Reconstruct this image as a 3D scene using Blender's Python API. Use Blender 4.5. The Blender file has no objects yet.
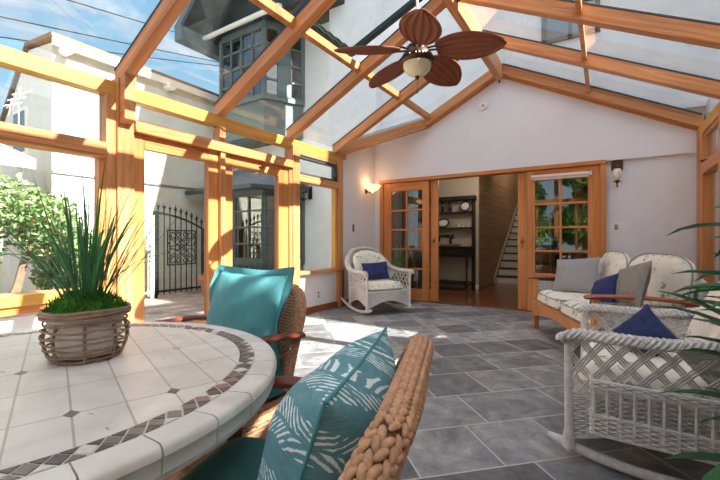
import bpy, math, random
from mathutils import Vector as V, Matrix, noise
random.seed(7)
PI = math.pi
sc = bpy.context.scene
COL = sc.collection
R_ = math.radians

# ------------------------------------------------------------------ mesh builder
class MB:
    def __init__(s): s.v = []; s.f = []; s.m = []; s.uv = []
    def add(s, vs, fs, mat=0, uvs=None):
        b = len(s.v); s.v += [tuple(p) for p in vs]
        for k, f in enumerate(fs):
            s.f.append(tuple(b + i for i in f)); s.m.append(mat)
            s.uv.append(uvs[k] if uvs else None)
    def box(s, c, d, M=None, mat=0):
        hx, hy, hz = d[0]/2, d[1]/2, d[2]/2
        P = [V((x, y, z)) for x in (-hx, hx) for y in (-hy, hy) for z in (-hz, hz)]
        F = [(0,1,3,2), (4,6,7,5), (0,4,5,1), (2,3,7,6), (0,2,6,4), (1,5,7,3)]
        ax = max(range(3), key=lambda i: d[i]); o1, o2 = random.random()*9, random.random()*9
        U = []
        for f in F:
            q = []
            pts = [P[i] for i in f]
            ext = [max(p[i] for p in pts) - min(p[i] for p in pts) for i in range(3)]
            va = [i for i in range(3) if ext[i] > 1e-6]
            ua = ax if ax in va else (va[0] if va else 0)
            wa = [i for i in va if i != ua]; wa = wa[0] if wa else ua
            for p in pts: q.append((p[ua] + o1, p[wa] + o2 + (0.37 if f[0] else 0)))
            U.append(q)
        c = V(c)
        s.add([(M @ p if M else p) + c for p in P], F, mat, U)
    def bx(s, x0, x1, y0, y1, z0, z1, mat=0):
        s.box(((x0+x1)/2, (y0+y1)/2, (z0+z1)/2), (abs(x1-x0), abs(y1-y0), abs(z1-z0)), None, mat)
    def bar(s, p0, p1, w, h, up=(0,0,1), mat=0):
        p0, p1 = V(p0), V(p1); d = p1 - p0; L = d.length; d.normalize()
        up = V(up); x = up.cross(d)
        if x.length < 1e-4: x = V((1,0,0)).cross(d)
        x.normalize(); z = d.cross(x)
        M = Matrix((x, d, z)).transposed()
        s.box((p0+p1)/2, (w, L, h), M, mat)
    def tube(s, pts, r, n=6, closed=False, mat=0, flat=1.0):
        pts = [V(p) for p in pts]; N = len(pts)
        if N < 2: return
        rr = r if isinstance(r, (list, tuple)) else [r]*N
        t = []
        for i in range(N):
            a = pts[(i-1) % N] if (closed or i > 0) else pts[i]
            b = pts[(i+1) % N] if (closed or i < N-1) else pts[i]
            q = b - a
            t.append(q.normalized() if q.length > 1e-9 else V((0,0,1)))
        nrm = t[0].orthogonal().normalized()
        if abs(t[0].z) < .9: nrm = (V((0,0,1)) - t[0]*t[0].z).normalized()
        vs, L = [], 0; o = random.random()*9; us = []
        for i in range(N):
            if i: L += (pts[i]-pts[i-1]).length
            nrm = nrm - t[i]*nrm.dot(t[i])
            nrm = nrm.normalized() if nrm.length > 1e-6 else t[i].orthogonal().normalized()
            bi = t[i].cross(nrm); us.append(L)
            for k in range(n):
                a = 2*PI*k/n
                vs.append(pts[i] + (nrm*math.cos(a)*flat + bi*math.sin(a))*rr[i])
        fs, uv = [], []
        for i in range(N if closed else N-1):
            j = (i+1) % N
            for k in range(n):
                k2 = (k+1) % n
                fs.append((i*n+k, i*n+k2, j*n+k2, j*n+k))
                uj = us[j] if j else us[i]+.02
                a, b = o + .02*k, o + .02*(k+1)
                uv.append([(us[i]+o, a), (us[i]+o, b), (uj+o, b), (uj+o, a)])
        if not closed:
            fs.append(tuple(range(n-1, -1, -1))); uv.append([(o, o)]*n)
            fs.append(tuple(range((N-1)*n, N*n))); uv.append([(o, o)]*n)
        s.add(vs, fs, mat, uv)
    def grid(s, fn, nu, nv, cu=False, cv=False, mat=0, flip=False):
        U = nu if cu else nu+1; W = nv if cv else nv+1
        vs = [fn(i/nu, j/nv) for i in range(U) for j in range(W)]
        fs, uv = [], []
        for i in range(nu):
            for j in range(nv):
                a, b = i % U, (i+1) % U; c, d = j % W, (j+1) % W
                f = (a*W+c, b*W+c, b*W+d, a*W+d)
                q = [(i/nu, j/nv), ((i+1)/nu, j/nv), ((i+1)/nu, (j+1)/nv), (i/nu, (j+1)/nv)]
                if flip: f = f[::-1]; q = q[::-1]
                fs.append(f); uv.append(q)
        s.add(vs, fs, mat, uv)
    def lathe(s, prof, n=24, c=(0,0,0), mat=0):
        c = V(c); vs = []; fs = []
        for r, z in prof:
            for k in range(n):
                a = 2*PI*k/n; vs.append(c + V((r*math.cos(a), r*math.sin(a), z)))
        for i in range(len(prof)-1):
            for k in range(n):
                k2 = (k+1) % n; fs.append((i*n+k, i*n+k2, (i+1)*n+k2, (i+1)*n+k))
        if prof[0][0] > 1e-4: fs.append(tuple(range(n-1, -1, -1)))
        if prof[-1][0] > 1e-4: fs.append(tuple(range((len(prof)-1)*n, len(prof)*n)))
        s.add(vs, fs, mat)
    def prism(s, poly, off, mat=0):
        poly = [V(p) for p in poly]; off = V(off); n = len(poly); o = random.random()*9
        vs = poly + [p + off for p in poly]
        fs = [tuple(range(n-1, -1, -1)), tuple(range(n, 2*n))] + [(i, (i+1) % n, n+(i+1) % n, n+i) for i in range(n)]
        d = poly[1] - poly[0]; d.normalize(); e = None
        for p in poly[2:]:
            q = p - poly[0]; q = q - d*q.dot(d)
            if q.length > 1e-5: e = q.normalized(); break
        w = off.normalized(); uv = []
        for f in fs:
            uv.append([((vs[i]-poly[0]).dot(d)+o, (vs[i]-poly[0]).dot(e)+(vs[i]-poly[0]).dot(w)+o) for i in f])
        s.add(vs, fs, mat, uv)
    def ball(s, c, r, nu=12, nv=8, mat=0):
        r = (r, r, r) if not isinstance(r, (tuple, list)) else r
        c = V(c); vs = [c + V((0,0,-r[2]))]; fs = []
        for j in range(1, nv):
            p = -PI/2 + PI*j/nv
            for i in range(nu):
                a = 2*PI*i/nu
                vs.append(c + V((r[0]*math.cos(p)*math.cos(a), r[1]*math.cos(p)*math.sin(a), r[2]*math.sin(p))))
        vs.append(c + V((0,0,r[2]))); last = len(vs)-1
        for i in range(nu): fs.append((0, 1+(i+1) % nu, 1+i))
        for j in range(nv-2):
            for i in range(nu):
                a = 1+j*nu; i2 = (i+1) % nu
                fs.append((a+i, a+i2, a+nu+i2, a+nu+i))
        a = 1+(nv-2)*nu
        for i in range(nu): fs.append((a+i, a+(i+1) % nu, last))
        s.add(vs, fs, mat)
    def build(s, name, mat, parent=None, smooth=True, bevel=0, ang=40, subsurf=0):
        me = bpy.data.meshes.new(name); me.from_pydata(s.v, [], s.f)
        mats = mat if isinstance(mat, (list, tuple)) else [mat]
        for m in mats: me.materials.append(m)
        me.polygons.foreach_set('material_index', s.m)
        ul = me.uv_layers.new(name='UVMap'); k = 0; flat = []
        for i, f in enumerate(s.f):
            u = s.uv[i]
            for j, vi in enumerate(f):
                if u: flat += [u[j][0], u[j][1]]
                else:
                    p = s.v[vi]; flat += [p[0]+p[1]*.6, p[2]+p[1]*.3]
        ul.data.foreach_set('uv', flat)
        me.validate(); me.update()
        if smooth:
            me.shade_smooth()
            try: me.set_sharp_from_angle(angle=R_(ang))
            except Exception: pass
        o = bpy.data.objects.new(name, me); COL.objects.link(o)
        if parent is not None: o.parent = parent
        if bevel:
            b = o.modifiers.new('bevel', 'BEVEL'); b.width = bevel; b.segments = 2; b.limit_method = 'ANGLE'; b.angle_limit = R_(50)
        if subsurf:
            b = o.modifiers.new('sub', 'SUBSURF'); b.levels = subsurf; b.render_levels = subsurf
        return o

def tag(o, label=None, cat=None, group=None, kind=None):
    if label: o['label'] = label
    if cat: o['category'] = cat
    if group: o['group'] = group
    if kind: o['kind'] = kind
    return o
def thing(name, label, cat, loc=(0,0,0), rz=0, group=None):
    o = bpy.data.objects.new(name, None); COL.objects.link(o)
    o.location = loc; o.rotation_euler = (0,0,rz); o.empty_display_size = .1
    return tag(o, label, cat, group)
def struct(name, loc=(0,0,0)):
    o = bpy.data.objects.new(name, None); COL.objects.link(o); o.location = loc; o['kind'] = 'structure'; return o
def sbuild(mb, name, mat, **k):
    o = mb.build(name, mat, **k); o['kind'] = 'structure'; return o
def kids(o): return [c for c in bpy.data.objects if c.parent is o]
def copy_tree(o, parent=None):
    c = o.copy(); COL.objects.link(c)
    if parent is not None: c.parent = parent
    for ch in kids(o): copy_tree(ch, c)
    return c
def face(d): return math.atan2(-d[0], d[1])      # local +Y turned towards d

# ------------------------------------------------------------------ materials
def nt(name):
    m = bpy.data.materials.new(name); m.use_nodes = True
    t = m.node_tree; return m, t, t.nodes['Principled BSDF'], t.nodes, t.links
def lin(c): return tuple(((x/255)/12.92 if x/255 <= .04045 else ((x/255+.055)/1.055)**2.4) for x in c) + (1,)
def ramp(N, stops, interp='LINEAR'):
    r = N.new('ShaderNodeValToRGB'); r.color_ramp.interpolation = interp
    e = r.color_ramp.elements
    while len(e) > 1: e.remove(e[-1])
    e[0].position, e[0].color = stops[0]
    for p, c in stops[1:]:
        x = e.new(p); x.color = c
    return r
def coords(N, L, kind='Object', scale=(1,1,1), rot=(0,0,0)):
    tc = N.new('ShaderNodeTexCoord'); mp = N.new('ShaderNodeMapping')
    mp.inputs['Scale'].default_value = scale; mp.inputs['Rotation'].default_value = rot
    L.new(tc.outputs[kind], mp.inputs['Vector']); return mp.outputs['Vector']
def noise_n(N, L, vec, scale, detail=4, rough=.55, dist=0):
    n = N.new('ShaderNodeTexNoise'); n.inputs['Scale'].default_value = scale; n.inputs['Detail'].default_value = detail
    n.inputs['Roughness'].default_value = rough; n.inputs['Distortion'].default_value = dist
    if vec: L.new(vec, n.inputs['Vector'])
    return n
def mixc(N, L, fac, a, b, mode='MIX'):
    m = N.new('ShaderNodeMix'); m.data_type = 'RGBA'; m.blend_type = mode
    for sock, x in ((m.inputs[0], fac), (m.inputs[6], a), (m.inputs[7], b)):
        if hasattr(x, 'is_linked'): L.new(x, sock)
        else: sock.default_value = x
    return m.outputs[2]
def bump(N, L, b, h, strength=.3, dist=.01):
    n = N.new('ShaderNodeBump'); n.inputs['Strength'].default_value = strength; n.inputs['Distance'].default_value = dist
    L.new(h, n.inputs['Height']); L.new(n.outputs['Normal'], b.inputs['Normal'])
def simple(name, rgb, rough=.5, metal=0, var=.12, scale=8, bmp=0, bscale=60, spec=.5):
    m, t, b, N, L = nt(name); c = lin(rgb)
    v = coords(N, L); n = noise_n(N, L, v, scale)
    d = tuple(x*(1-var) for x in c[:3])+(1,); e = tuple(min(1, x*(1+var)) for x in c[:3])+(1,)
    r = ramp(N, [(.3, d), (.7, e)]); L.new(n.outputs['Fac'], r.inputs['Fac']); L.new(r.outputs['Color'], b.inputs['Base Color'])
    b.inputs['Roughness'].default_value = rough; b.inputs['Metallic'].default_value = metal
    b.inputs['Specular IOR Level'].default_value = spec
    if bmp:
        n2 = noise_n(N, L, v, bscale, 6); bump(N, L, b, n2.outputs['Fac'], bmp, .01)
    return m
def wood(name, a, c, rough=.45, sc_=(1.6, 34, 1)):
    m, t, b, N, L = nt(name); v = coords(N, L, 'UV', sc_)
    n = noise_n(N, L, v, 1.0, 5, .6, .6); v2 = coords(N, L, 'UV', (.5, 3.2, 1)); n2 = noise_n(N, L, v2, 1.0, 2)
    r = ramp(N, [(.32, lin(a)), (.68, lin(c))]); L.new(n.outputs['Fac'], r.inputs['Fac'])
    r2 = ramp(N, [(.3, (.78,.74,.7,1)), (.7, (1.1,1.08,1.05,1))]); L.new(n2.outputs['Fac'], r2.inputs['Fac'])
    L.new(mixc(N, L, 1.0, r.outputs['Color'], r2.outputs['Color'], 'MULTIPLY'), b.inputs['Base Color'])
    b.inputs['Roughness'].default_value = rough; bump(N, L, b, n.outputs['Fac'], .12, .004)
    return m
def emit(name, rgb, st, base=(240,230,210)):
    m, t, b, N, L = nt(name); b.inputs['Base Color'].default_value = lin(base)
    b.inputs['Emission Color'].default_value = lin(rgb); b.inputs['Emission Strength'].default_value = st; return m
def glass(name, tint=(.93,.95,.95,1), refl=1.0, ior=1.5):
    m = bpy.data.materials.new(name); m.use_nodes = True; t = m.node_tree; N, L = t.nodes, t.links
    N.remove(N['Principled BSDF']); out = N['Material Output']
    tr = N.new('ShaderNodeBsdfTransparent'); tr.inputs['Color'].default_value = tint
    gl = N.new('ShaderNodeBsdfGlossy'); gl.inputs['Roughness'].default_value = .01; gl.inputs['Color'].default_value = (.95,.97,.97,1)
    lw = N.new('ShaderNodeLayerWeight'); lw.inputs['Blend'].default_value = .5     # Facing = 1 - |cos|; Schlick from it
    pw = N.new('ShaderNodeMath'); pw.operation = 'POWER'; pw.inputs[1].default_value = 5; L.new(lw.outputs['Facing'], pw.inputs[0])
    r0 = ((ior-1)/(ior+1))**2*refl
    mu = N.new('ShaderNodeMath'); mu.operation = 'MULTIPLY_ADD'; mu.inputs[1].default_value = .8-r0; mu.inputs[2].default_value = r0; mu.use_clamp = True
    mx = N.new('ShaderNodeMixShader'); L.new(pw.outputs[0], mu.inputs[0]); L.new(mu.outputs[0], mx.inputs[0])
    L.new(tr.outputs[0], mx.inputs[1]); L.new(gl.outputs[0], mx.inputs[2]); L.new(mx.outputs[0], out.inputs['Surface'])
    return m

FIR = wood('fir_wood', (178,112,64), (216,160,108))
FIRD = wood('fir_door', (190,116,62), (216,146,88), .4)
FIRSUN = wood('fir_sunlit', (200,140,58), (226,172,90))  # golden fir: sunlight on eave beams and sills put into the colour
MAHOG = wood('mahogany', (92,44,30), (128,66,46), .35)
SOFAW = wood('sofa_wood', (190,124,72), (216,156,104), .4)
SOFAARM = wood('sofa_arm_wood', (140,66,34), (176,92,52), .3)
DARKW = wood('black_wood', (24,20,20), (40,34,32), .5)
TREADW = wood('tread_wood', (40,28,22), (60,42,32), .4)
BASEW = wood('baseboard_wood', (128,74,44), (160,98,62), .45)
HALLF = wood('hall_floor_wood', (96,56,36), (128,78,52), .22, (.9, 14, 1))
PLANKW = wood('plank_wall_wood', (160,128,98), (178,146,114), .5)
WALL = simple('white_paint', (222,223,231), .6, 0, .02, 3, .03, 40)
WALLW = simple('lower_paint', (228,226,228), .6, 0, .02, 3, .03, 40)
HALLW = simple('hall_paint', (190,180,164), .6, 0, .03, 2)
STUCCO = simple('grey_stucco', (214,216,220), .9, 0, .05, 5, .5, 25)
STUCCOB = simple('bright_stucco', (224,224,222), .9, 0, .05, 6, .5, 25)
STUCCON = simple('neighbour_stucco', (214,212,200), .9, 0, .07, 4, .6, 18)
GREEN = simple('green_grey_paint', (86,104,104), .5, 0, .08, 6)
GREEND = simple('dark_green_paint', (30,44,40), .4, 0, .1, 6)
WHITEP = simple('white_trim_paint', (236,234,228), .5, 0, .03, 6)
IRON = simple('black_iron', (38,42,44), .5, .6, .1, 20)
IRONSUN = simple('sunlit_iron', (206,224,218), .5, .1, .05, 20)  # gate iron coloured pale to carry the sun falling on it
GASKET = simple('grey_gasket', (70,74,78), .5, .3, .05, 20)
ALU = simple('grey_flashing', (140,146,152), .4, .6, .08, 12)
BRASS = simple('aged_brass', (150,118,70), .3, .9, .1, 20)
BRONZE = simple('dark_bronze', (84,66,52), .4, .7, .15, 30)
PLASTIC = simple('white_plastic', (232,230,224), .35, 0, .01, 5)
PEWTER = simple('grey_plate', (150,150,150), .35, .5, .03, 10)
GLASS = glass('clear_pane'); SCREENG = glass('screened_pane', (.82,.83,.83,1)); ROOFG = glass('roof_pane', (.90,.92,.93,1), 1.0)
DOORG = glass('door_pane', (.62,.64,.62,1), 3.2, 1.5)
BAYG = glass('bay_pane', (.30,.33,.33,1), 4.0, 1.55)
SLATER = simple('slate_roof', (112,116,126), .7, 0, .25, 14, .4, 30)
TERRA = simple('terracotta', (176,106,78), .75, 0, .1, 10, .1)
CERAM = simple('white_ceramic', (226,222,214), .35, 0, .05, 14)
BARK = simple('bark', (120,98,80), .9, 0, .25, 12, .6, 20)
SOILM = simple('soil', (50,38,30), .95, 0, .3, 30, .6)
FROST = emit('lit_glass_bowl', (255,196,130), 2.2)
FROSTOFF = simple('frosted_glass', (226,216,196), .35, 0, .05, 20)
GLOBE = simple('alabaster_glass', (226,222,190), .25, 0, .08, 10)
GRAYP = simple('grey_weave', (146,146,148), .85, 0, .12, 160, .4, 240)
TAUPE = simple('taupe_velvet', (132,128,122), .8, 0, .12, 30, .2, 200)
NAVY = simple('navy_fabric', (26,42,92), .8, 0, .15, 30, .2, 200)
TEALP = simple('teal_fabric', (70,136,144), .8, 0, .08, 12, .15, 220)
TEALD = simple('teal_seat_fabric', (40,94,92), .85, 0, .1, 14, .15, 220)
WICK = simple('grey_wicker', (206,203,200), .6, 0, .16, 40, .25, 160)
WICKGAP = simple('wicker_gap_shade', (92,58,38), .8, 0, .2, 40)  # dark brown that paints shade into the weave gaps
WICKB = simple('tan_wicker', (184,140,106), .6, 0, .26, 60, .3, 200)
WICKBLADE = simple('fan_wicker', (122,66,40), .55, 0, .3, 60, .4, 160)
BASK = simple('basket_rattan', (138,112,92), .55, 0, .2, 40, .2, 120)
BLIND = simple('pale_blind', (222,204,196), .7, 0, .03, 6)
BOTTLE = simple('dark_bottle_glass', (22,26,22), .12, 0, .1, 8)
PLATEW = simple('white_china', (226,222,214), .3, 0, .04, 12)
PLATEB = simple('dark_china_rim', (50,48,56), .3, 0, .1, 12)

def leafmat(name, a, c, rough=.5):
    m, t, b, N, L = nt(name); v = coords(N, L); n = noise_n(N, L, v, 9, 3)
    r = ramp(N, [(.3, lin(a)), (.7, lin(c))]); L.new(n.outputs['Fac'], r.inputs['Fac']); L.new(r.outputs['Color'], b.inputs['Base Color'])
    b.inputs['Roughness'].default_value = rough
    tl = N.new('ShaderNodeBsdfTranslucent'); L.new(r.outputs['Color'], tl.inputs['Color'])
    mx = N.new('ShaderNodeMixShader'); mx.inputs[0].default_value = .3
    L.new(b.outputs[0], mx.inputs[1]); L.new(tl.outputs[0], mx.inputs[2]); L.new(mx.outputs[0], N['Material Output'].inputs['Surface'])
    return m
LEAF = leafmat('leaf_green', (36,84,34), (92,150,62)); LEAFT = leafmat('tree_green', (56,100,36), (132,176,76))
LEAFD = leafmat('palm_green', (16,66,40), (40,122,62), .35); GRASSB = leafmat('grass_blade', (30,74,48), (72,124,78), .4)
BLADEG = leafmat('broad_blade', (32,96,56), (80,150,70), .35); MOSS = leafmat('moss_green', (48,112,34), (112,176,66), .8)
BUSH = leafmat('bush_green', (70,104,58), (150,176,116)); FLOWER = leafmat('flower_red', (206,92,74), (236,150,130))
LAWN = leafmat('lawn_green', (96,140,60), (150,184,98), .9)

def slate_floor():
    m, t, b, N, L = nt('slate_tiles')
    v = coords(N, L, 'Object', (1,1,1), (0,0,R_(-45)))
    br = N.new('ShaderNodeTexBrick'); L.new(v, br.inputs['Vector'])
    br.inputs['Color1'].default_value = (0,0,0,1); br.inputs['Color2'].default_value = (1,1,1,1); br.inputs['Mortar'].default_value = (.5,.5,.5,1)
    br.inputs['Scale'].default_value = 1; br.inputs['Mortar Size'].default_value = .006; br.inputs['Mortar Smooth'].default_value = .3
    br.inputs['Brick Width'].default_value = .60; br.inputs['Row Height'].default_value = .40; br.offset = .5; br.squash = .7; br.squash_frequency = 2
    n = noise_n(N, L, v, 4.2, 9, .72, .9); n2 = noise_n(N, L, v, 11, 8, .75, .5)
    r = ramp(N, [(.30, lin((70,73,78))), (.46, lin((104,107,112))), (.60, lin((138,140,144))), (.76, lin((176,175,172)))])
    ad = N.new('ShaderNodeMath'); ad.operation = 'MULTIPLY_ADD'; ad.inputs[1].default_value = .28; L.new(br.outputs['Color'], ad.inputs[0])
    sb = N.new('ShaderNodeMath'); sb.operation = 'MULTIPLY_ADD'; sb.inputs[1].default_value = .75; sb.inputs[2].default_value = 0
    L.new(n.outputs['Fac'], sb.inputs[0]); L.new(sb.outputs[0], ad.inputs[2])
    L.new(ad.outputs[0], r.inputs['Fac'])
    c = mixc(N, L, .75, r.outputs['Color'], n2.outputs['Fac'], 'OVERLAY')
    L.new(mixc(N, L, br.outputs['Fac'], c, lin((176,175,172))), b.inputs['Base Color'])
    rr = ramp(N, [(.3, (.38,)*3+(1,)), (.7, (.62,)*3+(1,))]); L.new(n2.outputs['Fac'], rr.inputs['Fac']); L.new(rr.outputs['Color'], b.inputs['Roughness'])
    h = N.new('ShaderNodeMath'); h.operation = 'MULTIPLY_ADD'; h.inputs[1].default_value = -.5; L.new(br.outputs['Fac'], h.inputs[0])
    hh = N.new('ShaderNodeMath'); hh.operation = 'ADD'; L.new(n.outputs['Fac'], hh.inputs[0]); L.new(n2.outputs['Fac'], hh.inputs[1])
    L.new(hh.outputs[0], h.inputs[2]); bump(N, L, b, h.outputs[0], .35, .012)
    return m
SLATE = slate_floor()
def pavers():
    m, t, b, N, L = nt('patio_pavers'); v = coords(N, L, 'Object', (1,1,1), (0,0,R_(20)))
    br = N.new('ShaderNodeTexBrick'); L.new(v, br.inputs['Vector'])
    br.inputs['Color1'].default_value = lin((150,126,120)); br.inputs['Color2'].default_value = lin((178,158,150)); br.inputs['Mortar'].default_value = lin((150,140,132))
    br.inputs['Scale'].default_value = 1; br.inputs['Mortar Size'].default_value = .008; br.inputs['Brick Width'].default_value = .34; br.inputs['Row Height'].default_value = .2
    n = noise_n(N, L, v, 5, 6); r = ramp(N, [(.3, (.7,)*3+(1,)), (.7, (1.1,)*3+(1,))]); L.new(n.outputs['Fac'], r.inputs['Fac'])
    L.new(mixc(N, L, 1.0, br.outputs['Color'], r.outputs['Color'], 'MULTIPLY'), b.inputs['Base Color']); b.inputs['Roughness'].default_value = .85
    return m
PAVER = pavers()
def travertine(name, grid=True):
    m, t, b, N, L = nt(name); v = coords(N, L, 'Object', (1,1,1), (0,0,R_(19)))
    n = noise_n(N, L, v, 7, 6, .6, .5); v2 = coords(N, L, 'Object', (1, 3.2, 1), (0,0,R_(19))); n2 = noise_n(N, L, v2, 16, 5, .6)
    r = ramp(N, [(.3, lin((196,191,184))), (.7, lin((226,222,216)))]); L.new(n.outputs['Fac'], r.inputs['Fac'])
    pit = ramp(N, [(.27, lin((150,142,132))), (.33, (1,1,1,1))]); L.new(n2.outputs['Fac'], pit.inputs['Fac'])
    c = mixc(N, L, 1.0, r.outputs['Color'], pit.outputs['Color'], 'MULTIPLY')
    if grid:
        br = N.new('ShaderNodeTexBrick'); L.new(v, br.inputs['Vector']); br.inputs['Scale'].default_value = 1
        br.inputs['Color1'].default_value = (.90,.90,.90,1); br.inputs['Color2'].default_value = (1,1,1,1); br.inputs['Mortar'].default_value = lin((204,200,194))
        br.inputs['Mortar Size'].default_value = .0022; br.inputs['Mortar Smooth'].default_value = .2
        br.inputs['Brick Width'].default_value = .167; br.inputs['Row Height'].default_value = .0835; br.offset = 0
        c = mixc(N, L, 1.0, c, br.outputs['Color'], 'MULTIPLY')
    L.new(c, b.inputs['Base Color']); b.inputs['Roughness'].default_value = .42; bump(N, L, b, n2.outputs['Fac'], .1, .003)
    return m
TRAV = travertine('travertine_tiles'); TRAVR = travertine('travertine_rim', False)
MOS = [simple('mosaic_grey', (120,114,108), .4, 0, .15, 60), simple('mosaic_pale', (206,200,192), .4, 0, .1, 60), simple('mosaic_dark', (92,88,86), .4, 0, .15, 60), simple('mosaic_rose', (140,112,108), .4, 0, .1, 60), simple('grout', (196,190,182), .8, 0, .08, 40), simple('mosaic_sand', (196,170,144), .4, 0, .1, 60)]
def floral(name):
    m, t, b, N, L = nt(name); v = coords(N, L, 'Object')
    vo = N.new('ShaderNodeTexVoronoi'); vo.inputs['Scale'].default_value = 11; vo.feature = 'F1'
    n = noise_n(N, L, v, 26, 4, .6, 1.2); mxv = N.new('ShaderNodeVectorMath'); mxv.operation = 'MULTIPLY_ADD'
    mxv.inputs[1].default_value = (.06,)*3; L.new(n.outputs['Color'], mxv.inputs[0]); L.new(v, mxv.inputs[2]); L.new(mxv.outputs[0], vo.inputs['Vector'])
    r1 = ramp(N, [(.26, (1,1,1,1)), (.40, (0,0,0,1))]); L.new(vo.outputs['Distance'], r1.inputs['Fac'])
    r2 = ramp(N, [(.47, (0,0,0,1)), (.53, (1,1,1,1))]); L.new(n.outputs['Fac'], r2.inputs['Fac'])
    n3 = noise_n(N, L, v, 4.5, 2); r3 = ramp(N, [(.36, (0,0,0,1)), (.46, (1,1,1,1))]); L.new(n3.outputs['Fac'], r3.inputs['Fac'])
    f = mixc(N, L, 1.0, r1.outputs['Color'], r2.outputs['Color'], 'MULTIPLY'); f = mixc(N, L, 1.0, f, r3.outputs['Color'], 'MULTIPLY')
    L.new(mixc(N, L, f, lin((226,222,210)), lin((150,148,132))), b.inputs['Base Color'])
    b.inputs['Roughness'].default_value = .9; n4 = noise_n(N, L, v, 260, 3); bump(N, L, b, n4.outputs['Fac'], .15, .003)
    return m
FLORAL = floral('cream_floral')
def fernprint():
    m, t, b, N, L = nt('teal_fern_print')
    # long curved ribs; between ribs dashed slanted strokes
    v = coords(N, L, 'Object', (1,1,1), (0,0,0))
    sx = N.new('ShaderNodeSeparateXYZ'); L.new(v, sx.inputs[0])
    def mth(op, a, c=None):
        n = N.new('ShaderNodeMath'); n.operation = op
        for i, x in enumerate((a, c)):
            if x is None: continue
            if hasattr(x, 'is_linked'): L.new(x, n.inputs[i])
            else: n.inputs[i].default_value = x
        return n.outputs[0]
    X, Z = sx.outputs['X'], sx.outputs['Z']
    X = mth('ADD', X, .33); Z = mth('ADD', Z, .30)
    rad = mth('SQRT', mth('ADD', mth('MULTIPLY', X, X), mth('MULTIPLY', Z, Z)))
    th = mth('ARCTAN2', Z, X)
    rib = mth('FRACT', mth('MULTIPLY', rad, 10.5))              # 0..1 across one frond
    ab = mth('ABSOLUTE', mth('SUBTRACT', rib, .5))
    stroke = mth('SINE', mth('MULTIPLY', mth('ADD', mth('MULTIPLY', th, 1.0), mth('MULTIPLY', ab, .35)), 150))
    n = noise_n(N, L, v, 34, 4, .7); n2 = noise_n(N, L, v, 9, 2)
    s1 = mth('GREATER_THAN', mth('ADD', stroke, mth('MULTIPLY', mth('SUBTRACT', n.outputs['Fac'], .5), 5.5)), .42)
    inside = mth('LESS_THAN', mth('ADD', ab, mth('MULTIPLY', mth('SUBTRACT', n2.outputs['Fac'], .5), .5)), .30)
    gap = mth('GREATER_THAN', ab, .035)
    f = mth('MULTIPLY', mth('MULTIPLY', s1, inside), gap)
    v3 = coords(N, L, 'Object', (40, 40, 300)); n3 = noise_n(N, L, v3, 1, 3)
    base = mixc(N, L, n3.outputs['Fac'], lin((54,112,126)), lin((112,164,172)))
    L.new(mixc(N, L, f, base, lin((212,228,228))), b.inputs['Base Color']); b.inputs['Roughness'].default_value = .8
    n4 = noise_n(N, L, v, 240, 3); bump(N, L, b, n4.outputs['Fac'], .15, .003)
    return m
FERN = fernprint()
def wickflat(name, rgb, sx=60, sy=90, dark=.45):
    m, t, b, N, L = nt(name); v = coords(N, L, 'UV', (sx, sy, 1))
    br = N.new('ShaderNodeTexBrick'); L.new(v, br.inputs['Vector']); br.inputs['Scale'].default_value = 1
    c = lin(rgb); br.inputs['Color1'].default_value = c; br.inputs['Color2'].default_value = tuple(x*.8 for x in c[:3])+(1,)
    br.inputs['Mortar'].default_value = tuple(x*dark for x in c[:3])+(1,); br.inputs['Mortar Size'].default_value = .12; br.inputs['Mortar Smooth'].default_value = .6
    br.inputs['Brick Width'].default_value = 2; br.inputs['Row Height'].default_value = 1
    L.new(br.outputs['Color'], b.inputs['Base Color']); b.inputs['Roughness'].default_value = .6
    iv = N.new('ShaderNodeInvert'); L.new(br.outputs['Fac'], iv.inputs['Color']); bump(N, L, b, iv.outputs['Color'], .8, .006)
    return m
# ================================================================== SETTING
XL, XR, YB, YF = -3.55, 0.95, 6.10, -1.60
RX, RZ, SL = -1.33, 3.53, 0.51           # underside of the rafters: ridge x, height, slope
def roofz(x): return RZ - SL*abs(x - RX)
RY = [-1.50, -0.45, 0.62, 1.72, 2.73, 3.85, 4.88]      # rafters
mb = MB(); mb.bx(XL-.1, XR+.1, YF-.1, YB, -.12, 0); sbuild(mb, 'floor', SLATE, smooth=False)

# ---- back wall (the house wall with the French doors and the gable)
ZD = 2.10
mb = MB()
mb.prism([(-3.43,YB-.05,ZD), (XR,YB-.05,ZD), (XR,YB-.05,roofz(XR)+.1), (RX,YB-.05,RZ+.1), (-2.45,YB-.05,roofz(-2.45)+.1), (-3.43,YB-.05,3.0)], (0,.25,0))
mb.bx(0.0, XR+.1, YB, YB+.2, 0, ZD); mb.bx(-3.56, -3.43, YB-.02, YB+.2, 0, 3.0)
sbuild(mb, 'wall_back', WALL, smooth=False)
mb = MB(); mb.prism([(XL-.16,5.0,0),(XL-.16,YB+.05,0),(XL-.16,YB+.05,2.85),(XL-.16,5.0,2.40)], (.16,0,0)); mb.bx(XL-.10, XL+.0, 3.96, 5.0, 0, .57)
mb.bx(XL-.10, XL, .66, 1.60, 0, .50); mb.bx(XL-.10, XL, YF, .60, 0, .50)
sbuild(mb, 'wall_left', WALLW, smooth=False)
mb = MB(); mb.bx(XR, XR+.1, YF, YB, 0, .5); sbuild(mb, 'wall_right', WALLW, smooth=False)
mb = MB(); mb.bx(XL, XR, YF-.1, YF, 0, .4); sbuild(mb, 'wall_front', WALLW, smooth=False)
mb = MB(); mb.bx(XL-.0, XL+.018, 3.96, YB, 0, .095); sbuild(mb, 'baseboard_left', BASEW, bevel=.004)
mb = MB(); mb.bx(.01, XR, YB-.018, YB, 0, .095); sbuild(mb, 'baseboard_back', BASEW, bevel=.004)

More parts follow.
